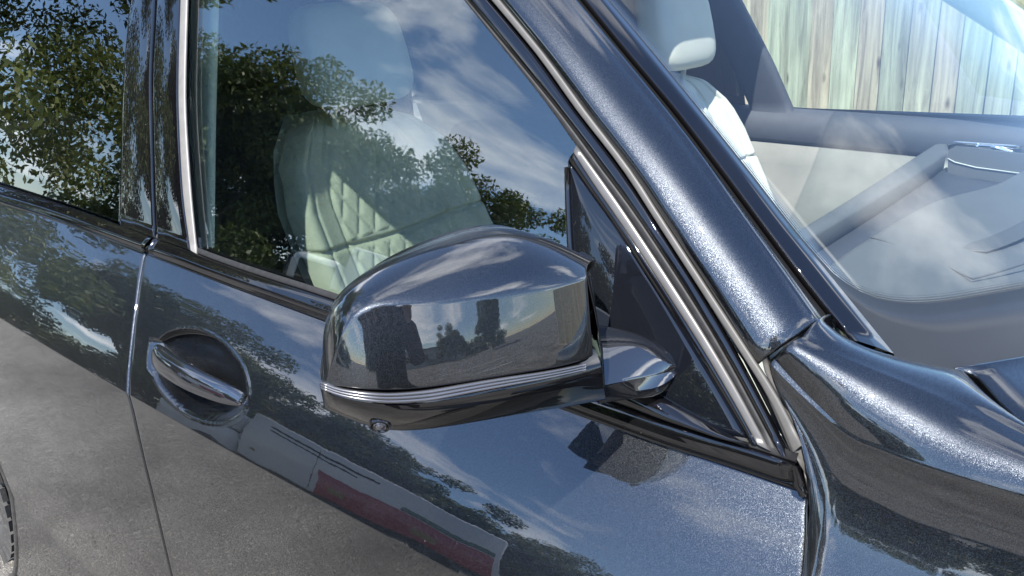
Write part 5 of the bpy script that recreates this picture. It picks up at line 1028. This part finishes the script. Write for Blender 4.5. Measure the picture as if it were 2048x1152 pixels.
# ------------------------------------------------------------------ trees mirrored in the glass and paint
def leaf_mesh(name, clumps, n, size, seed, mat_):
    rg = np.random.default_rng(seed)
    C = np.array([c[:3] for c in clumps]); Rr = np.array([c[3] for c in clumps]); w = Rr**2.2; w /= w.sum()
    idx = rg.choice(len(C), n, p=w)
    d = rg.normal(size=(n, 3)); d /= np.linalg.norm(d, axis=1)[:, None]
    rad = Rr[idx]*(rg.random(n)**.38)
    p = C[idx]+d*rad[:, None]*np.array([1,1,.8])
    # leaves hang outward with scatter
    nrm = d*.5+rg.normal(size=(n,3))*.7+np.array([0,0,.35]); nrm /= np.linalg.norm(nrm, axis=1)[:, None]
    t = np.cross(nrm, rg.normal(size=(n,3))); t /= np.linalg.norm(t, axis=1)[:, None]
    b = np.cross(nrm, t); s = size*(.55+.9*rg.random(n))[:, None]
    verts = np.stack([p-t*s, p+b*s*.42+nrm*s*.12, p+t*s, p-b*s*.42+nrm*s*.12], 1).reshape(-1, 3)
    me = bpy.data.meshes.new(name)
    me.vertices.add(4*n); me.vertices.foreach_set('co', verts.ravel())
    me.loops.add(4*n); me.loops.foreach_set('vertex_index', np.arange(4*n, dtype=np.int32))
    me.polygons.add(n); me.polygons.foreach_set('loop_start', np.arange(0, 4*n, 4, dtype=np.int32)); me.polygons.foreach_set('loop_total', np.full(n, 4, dtype=np.int32))
    me.update(calc_edges=True); me.materials.append(mat_)
    at = me.attributes.new('tone', 'FLOAT', 'FACE'); at.data.foreach_set('value', rg.random(n).astype(np.float32)*.7+.3*rg.random(len(C))[idx].astype(np.float32))
    return me
def branch_mesh(name, segs, mat_):
    vs, fs = [], []
    for a, b, ra, rb in segs:
        a, b = V(a), V(b); t = (b-a).normalized(); u = V((0,0,1)) if abs(t.z) < .9 else V((1,0,0)); x = t.cross(u).normalized(); y = x.cross(t)
        k0 = len(vs)
        for p, r in ((a, ra), (b, rb)):
            for k in range(7): vs.append(p+x*(r*math.cos(2*PI*k/7))+y*(r*math.sin(2*PI*k/7)))
        for k in range(7): fs.append((k0+k, k0+(k+1) % 7, k0+7+(k+1) % 7, k0+7+k))
    me = bpy.data.meshes.new(name); me.from_pydata([tuple(v) for v in vs], [], fs); me.update(); me.materials.append(mat_)
    me.polygons.foreach_set('use_smooth', [True]*len(me.polygons)); return me
def tree_proto(seed, h, r, n, leafsize, mat_, bare=.25):
    rd = random.Random(seed); segs = []; clumps = []
    def grow(p, d, L, rad, depth):
        q = p
        for s in range(3):
            d2 = (d+V((rd.uniform(-.22,.22), rd.uniform(-.22,.22), rd.uniform(-.05,.22)))).normalized(); e = q+d2*(L/3)
            segs.append((q, e, rad*(1-s*.16), rad*(1-(s+1)*.16))); q = e; d = d2
        if depth == 0 or rad < .012:
            clumps.append((q.x, q.y, q.z, rd.uniform(.40,.70)*r/2.6)); return
        if depth <= 3: clumps.append((q.x, q.y, q.z, rd.uniform(.4,.65)*r/2.6))
        for k in range(rd.choice((3,3,4))):
            a = 2*PI*(k/3.4+rd.random()*.25); sp = rd.uniform(.55,1.05)
            x = d.cross(V((.3,.2,1))).normalized(); y = x.cross(d)
            nd_ = (d*rd.uniform(.45,.9)+(x*math.cos(a)+y*math.sin(a))*sp).normalized()
            grow(q, nd_, L*rd.uniform(.55,.74), rad*.58, depth-1)
    grow(V((0,0,0)), V((0,0,1)), h*.24, h*.022, 4)
    for k in range(52):                       # fill the crown down towards the ground
        a = rd.uniform(0, 2*PI); zz = rd.uniform(.14, .80); rr = r*rd.uniform(.15, .92)*(1-.35*zz)
        clumps.append((rr*math.cos(a), rr*math.sin(a), zz*h*.9, rd.uniform(.45,.80)*r/2.6))
    zmax = max(c[2] for c in clumps); k = (h-.3)/zmax
    segs2 = [((V(a)*k), (V(b)*k), ra, rb) for a, b, ra, rb in segs]; clumps = [(c[0]*k, c[1]*k, c[2]*k, c[3]) for c in clumps]
    return branch_mesh('trunk', segs2, M['bark']), leaf_mesh('crown', clumps, n, leafsize, seed+9, mat_)
protos = [tree_proto(11, 9.5, 3.2, 150000, .058, M['leaves']), tree_proto(5, 7.4, 2.8, 110000, .075, M['leaves_dark']), tree_proto(23, 7.0, 2.8, 110000, .075, M['leaves']), tree_proto(31, 5.6, 2.6, 80000, .075, M['leaves'])]
def at_az(az, d): a = math.radians(az); return (.6+d*math.sin(a), -d*math.cos(a), 0)
TREES = [  # azimuth from straight out, distance, prototype, scale, turn, label
 (-86, 9.5, 0, .95, 2.0, 'tall overhanging tree mirrored at the left in the rear door window'),
 (-57, 17, 1, 1.0, 1.2, 'full dark tree mirrored in the middle of the driver window'),
 (-48, 18, 2, .98, 2.1, 'round tree mirrored behind the quilted seat in the driver window'),
 (-39, 18, 1, .90, 3.4, 'dense tree mirrored beside the corner panel in the driver window'),
 (-30, 19, 2, .86, 4.4, 'leafy tree mirrored in the black corner panel behind the wing mirror'),
 (-20, 20, 3, .95, .9, 'low tree mirrored in the driver door under the wing mirror'),
 (-10, 22, 3, .90, 2.6, 'low tree mirrored near the front edge of the driver door'),
 (2, 24, 3, .85, 5.1, 'small tree mirrored lowest beside the front wing'),
 (74, 30, 2, .85, 1.0, 'dark round tree mirrored right of centre in the wing mirror shell'),
 (88, 27, 1, .80, 2.0, 'second round tree mirrored toward the inner end of the wing mirror shell'),
]
for az, d, k, s, rz, lab in TREES:
    t = empty('tree', at_az(az, d)); t.rotation_euler = (0,0,rz); t.scale = (s,)*3
    tag(t, lab, 'tree', 'trees around the parking area')
    for nm, me in zip(('trunk','crown'), protos[k]):
        o = bpy.data.objects.new(nm, me); COL.objects.link(o); o.parent = t
# low hedge closing the view under the trees
rd = random.Random(8)
hcl = []
for i in range(150):
    az = -92+i*.72; d = 20+rd.uniform(-1.2,1.2); p = at_az(az, d); hcl.append((p[0], p[1], rd.uniform(.3,2.0), rd.uniform(.6,1.0)))
hd = bpy.data.objects.new('hedge', leaf_mesh('hedge', hcl, 60000, .11, 77, M['leaves_dark'])); COL.objects.link(hd)
tag(hd, 'dark hedge along the foot of the mirrored trees', 'hedge', kind='stuff')

hcl = []
for i in range(120):
    az = 36+i*.66; d = 36+rd.uniform(-1.5,1.5); p = at_az(az, d)
    if p[1] > 1.5: continue
    hcl.append((p[0], p[1], rd.uniform(.3,2.6), rd.uniform(.8,1.5)))
hd2 = bpy.data.objects.new('hedge', leaf_mesh('hedge', hcl, 30000, .16, 78, M['leaves_dark'])); COL.objects.link(hd2)
tag(hd2, 'far hedge closing the parking area mirrored in the wing mirror shell', 'hedge', kind='stuff')
# ------------------------------------------------------------------ box van mirrored along the crease of the door
van = empty('van', at_az(-38, 8.2)); van.rotation_euler = (0,0,math.radians(-38+4)); tag(van, 'white box van with a red band mirrored low in the driver door', 'van')
def vb(name, lo, hi, m, bev=.03): return box(name, lo, hi, M[m], van, bev)
vb('cargo_box', (-1.4,-2.0,.62), (2.1,.0,2.20), 'white_paint', .05)
vb('cab', (-2.5,-1.95,.50), (-1.42,-.05,1.30), 'white_paint', .12)
vb('cab_top', (-2.2,-1.85,1.31), (-1.45,-.15,1.95), 'white_paint', .14)
vb('windscreen', (-2.26,-1.70,1.36), (-2.19,-.30,1.86), 'gloss_black', .02)
vb('cab_window', (-2.05,-.165,1.40), (-1.55,-.135,1.84), 'gloss_black', .01)
vb('red_band', (-.35,-.01,.62), (2.0,.012,1.42), 'red_paint', .004)
vb('green_band', (.75,-.01,1.44), (2.0,.012,1.60), 'green_paint', .004)
vb('bumper', (-2.62,-1.9,.36), (-2.48,-.1,.62), 'plastic', .03)
vb('chassis', (-2.3,-1.7,.45), (2.0,-.3,.60), 'dark', .01)
vb('yellow_mark', (-.2,.008,.86), (.02,.020,1.06), 'yellow_paint', .003)
vb('yellow_mark', (.9,.008,.80), (1.2,.020,1.04), 'yellow_paint', .003)
vb('light_red_patch', (.30,.010,.84), (.62,.016,1.16), 'pale_red', .002)
vb('door_seam', (-.45,.002,.66), (-.435,.008,2.1), 'dark', .001)
vb('side_lamp', (-1.2,.002,1.0), (-1.12,.02,1.06), 'yellow_paint', .003)
vb('text_strip', (-1.1,.002,1.92), (.3,.010,1.98), 'dark', .002)
vb('text_strip', (-1.1,.002,1.80), (.1,.010,1.84), 'dark', .002)
for x in (-1.75, 1.3):
    for y in (-1.75, -.12):
        c = V((x, y, .36)); seg = 24
        rows = [[c+V((r*math.cos(2*PI*k/seg), yy, r*math.sin(2*PI*k/seg))) for k in range(seg)] for r, yy in ((.2,-.10),(.34,-.11),(.36,-.08),(.36,.08),(.34,.11),(.2,.10))]
        w = grid('wheel', rows, M['tyre'], van, wrap=True, caps=True)
# ------------------------------------------------------------------ low building ahead, mirrored in the wing mirror
bd = empty('building', at_az(62, 34)); bd.rotation_euler = (0,0,math.radians(62)); tag(bd, 'long low pale building mirrored at the centre of the wing mirror shell', 'building')
box('wall', (-9,-6,0), (9,0,3.0), M['wall_render'], bd)
box('roof', (-9.3,-6.3,3.0), (9.3,.3,3.3), M['roof_sheet'], bd, .05)
for k in range(6): 
    w = box('window', (-8+2.9*k,.0,1.0), (-6.6+2.9*k,.05,2.2), M['gloss_black'], bd)
# ------------------------------------------------------------------ photographer, seen mirrored in the wing mirror and the front wing
def person():
    root = empty('person', (1.60,-.83,0)); root.rotation_euler = (0,0,math.atan2(-fw.x, fw.y)) 
    tag(root, 'person in dark jacket holding up a phone, mirrored in the wing mirror shell', 'person')
    # local frame: +y towards the car, x to the person's right
    pts = {}; edges = []; rad = []
    def chain(ps, start=None):
        prev = start
        for p, r in ps:
            verts.append(p); rad.append(r); k = len(verts)-1
            if prev is not None: edges.append((prev, k))
            prev = k
        return prev
    verts = []
    pel = chain([((0,-.02,.95), (.165,.115))])
    ch = chain([((0,-.02,1.10), (.150,.105)), ((0,-.02,1.25), (.170,.115)), ((0,-.02,1.38), (.165,.105)), ((0,-.01,1.46), (.085,.075)), ((0,.01,1.53), (.055,.055))], pel)
    chest = 3
    for s in (-1, 1):
        chain([((s*.10,-.02,.86), (.095,.095)), ((s*.11,0,.68), (.078,.080)), ((s*.11,.01,.50), (.060,.062)), ((s*.115,-.01,.30), (.055,.060)), ((s*.12,-.02,.10), (.045,.048))], pel)
        chain([((s*.17,-.02,1.40), (.065,.065)), ((s*.215,-.01,1.28), (.055,.055)), ((s*.21,.06,1.17), (.050,.050)), ((s*.15,.20,1.26), (.042,.042)), ((s*.10,.31,1.345), (.036,.036))], chest)
    me = bpy.data.meshes.new('body'); me.from_pydata(verts, edges, []); me.update()
    ob = bpy.data.objects.new('body', me); COL.objects.link(ob); ob.parent = root; me.materials.append(M['cloth'])
    sk = ob.modifiers.new('skin', 'SKIN'); 
    for i, (a, b) in enumerate(rad): me.skin_vertices[0].data[i].radius = (a, b)
    me.skin_vertices[0].data[0].use_root = True
    sb = ob.modifiers.new('sub', 'SUBSURF'); sb.levels = 2; sb.render_levels = 2
    # head with nose, ears and hair
    def blob(name, c, r, mat_, f=None):
        rows = []
        for i in range(1, 16):
            th = PI*i/16; row = []
            for k in range(24):
                a = 2*PI*k/24; d = V((math.sin(th)*math.cos(a), math.sin(th)*math.sin(a), math.cos(th)))
                q = V((d.x*r[0], d.y*r[1], d.z*r[2])); 
                if f: q = f(q, d)
                row.append(q+V(c))
            rows.append(row)
        return grid(name, rows, mat_, root, wrap=True, caps=True)
    def face(q, d):
        if d.y > .2: q.y += .018*math.exp(-(d.x/.18)**2-((d.z+.08)/.22)**2)-.006*math.exp(-((abs(d.x)-.38)/.16)**2-((d.z-.10)/.10)**2)
        if d.z < -.3: q.x *= 1-.25*(-d.z-.3)
        return q
    blob('head', (0,.03,1.635), (.076,.096,.118), M['skin'], face)
    blob('hair', (0,.012,1.662), (.084,.098,.108), M['hair'], lambda q, d: V((q.x, min(q.y, .05), max(q.z, -.045-.04*(d.y < 0)))))
    for s in (-1, 1):
        blob('ear', (s*.078,.02,1.63), (.010,.020,.030), M['skin'])
        blob('shoe', (s*.12,.05,.045), (.048,.135,.045), M['hair'])
        # hands: palm and five bent fingers closing on the phone edge
        palm = V((s*.088,.345,1.375))
        blob('hand', palm, (.020,.032,.040), M['skin'])
        for k, (dz, ln_) in enumerate(((.030,.070),(.012,.078),(-.006,.074),(-.024,.060))):
            p0 = palm+V((0,.018,dz)); p1 = p0+V((-s*.004,.022,.004)); p2 = p1+V((-s*.018,.014,.004)); p3 = p2+V((-s*.016,-.002,.002))
            tube('finger', [p0, p1, p2, p3], [.009,.0085,.0078,.006], M['skin'], root, 8)
        p0 = palm+V((-s*.006,.0,-.02)); tube('thumb', [p0, p0+V((-s*.018,.012,.012)), p0+V((-s*.034,.016,.022))], [.011,.010,.007], M['skin'], root, 8)
person()
# phone: its back lies just behind the viewpoint
ph = empty('phone', cam.matrix_world.translation.copy()); tag(ph, 'dark phone held up by the photographer, mirrored in the wing mirror shell', 'phone')
rot = cam.matrix_world.to_3x3()
def phone():
    o = box('phone_body', (-.055,-.060,.012), (.095,.015,.020), M['gloss_black'], None, .004)
    return o
pb = phone(); pb.parent = ph; ph.rotation_euler = rot.to_euler()
lensr = disc_stack('phone_lens', V((.03,-.02,.0125)), V((0,0,-1)), [(.007,-.002),(.007,.001),(.006,.0015),(.004,.0008)], M['lens'], ph)
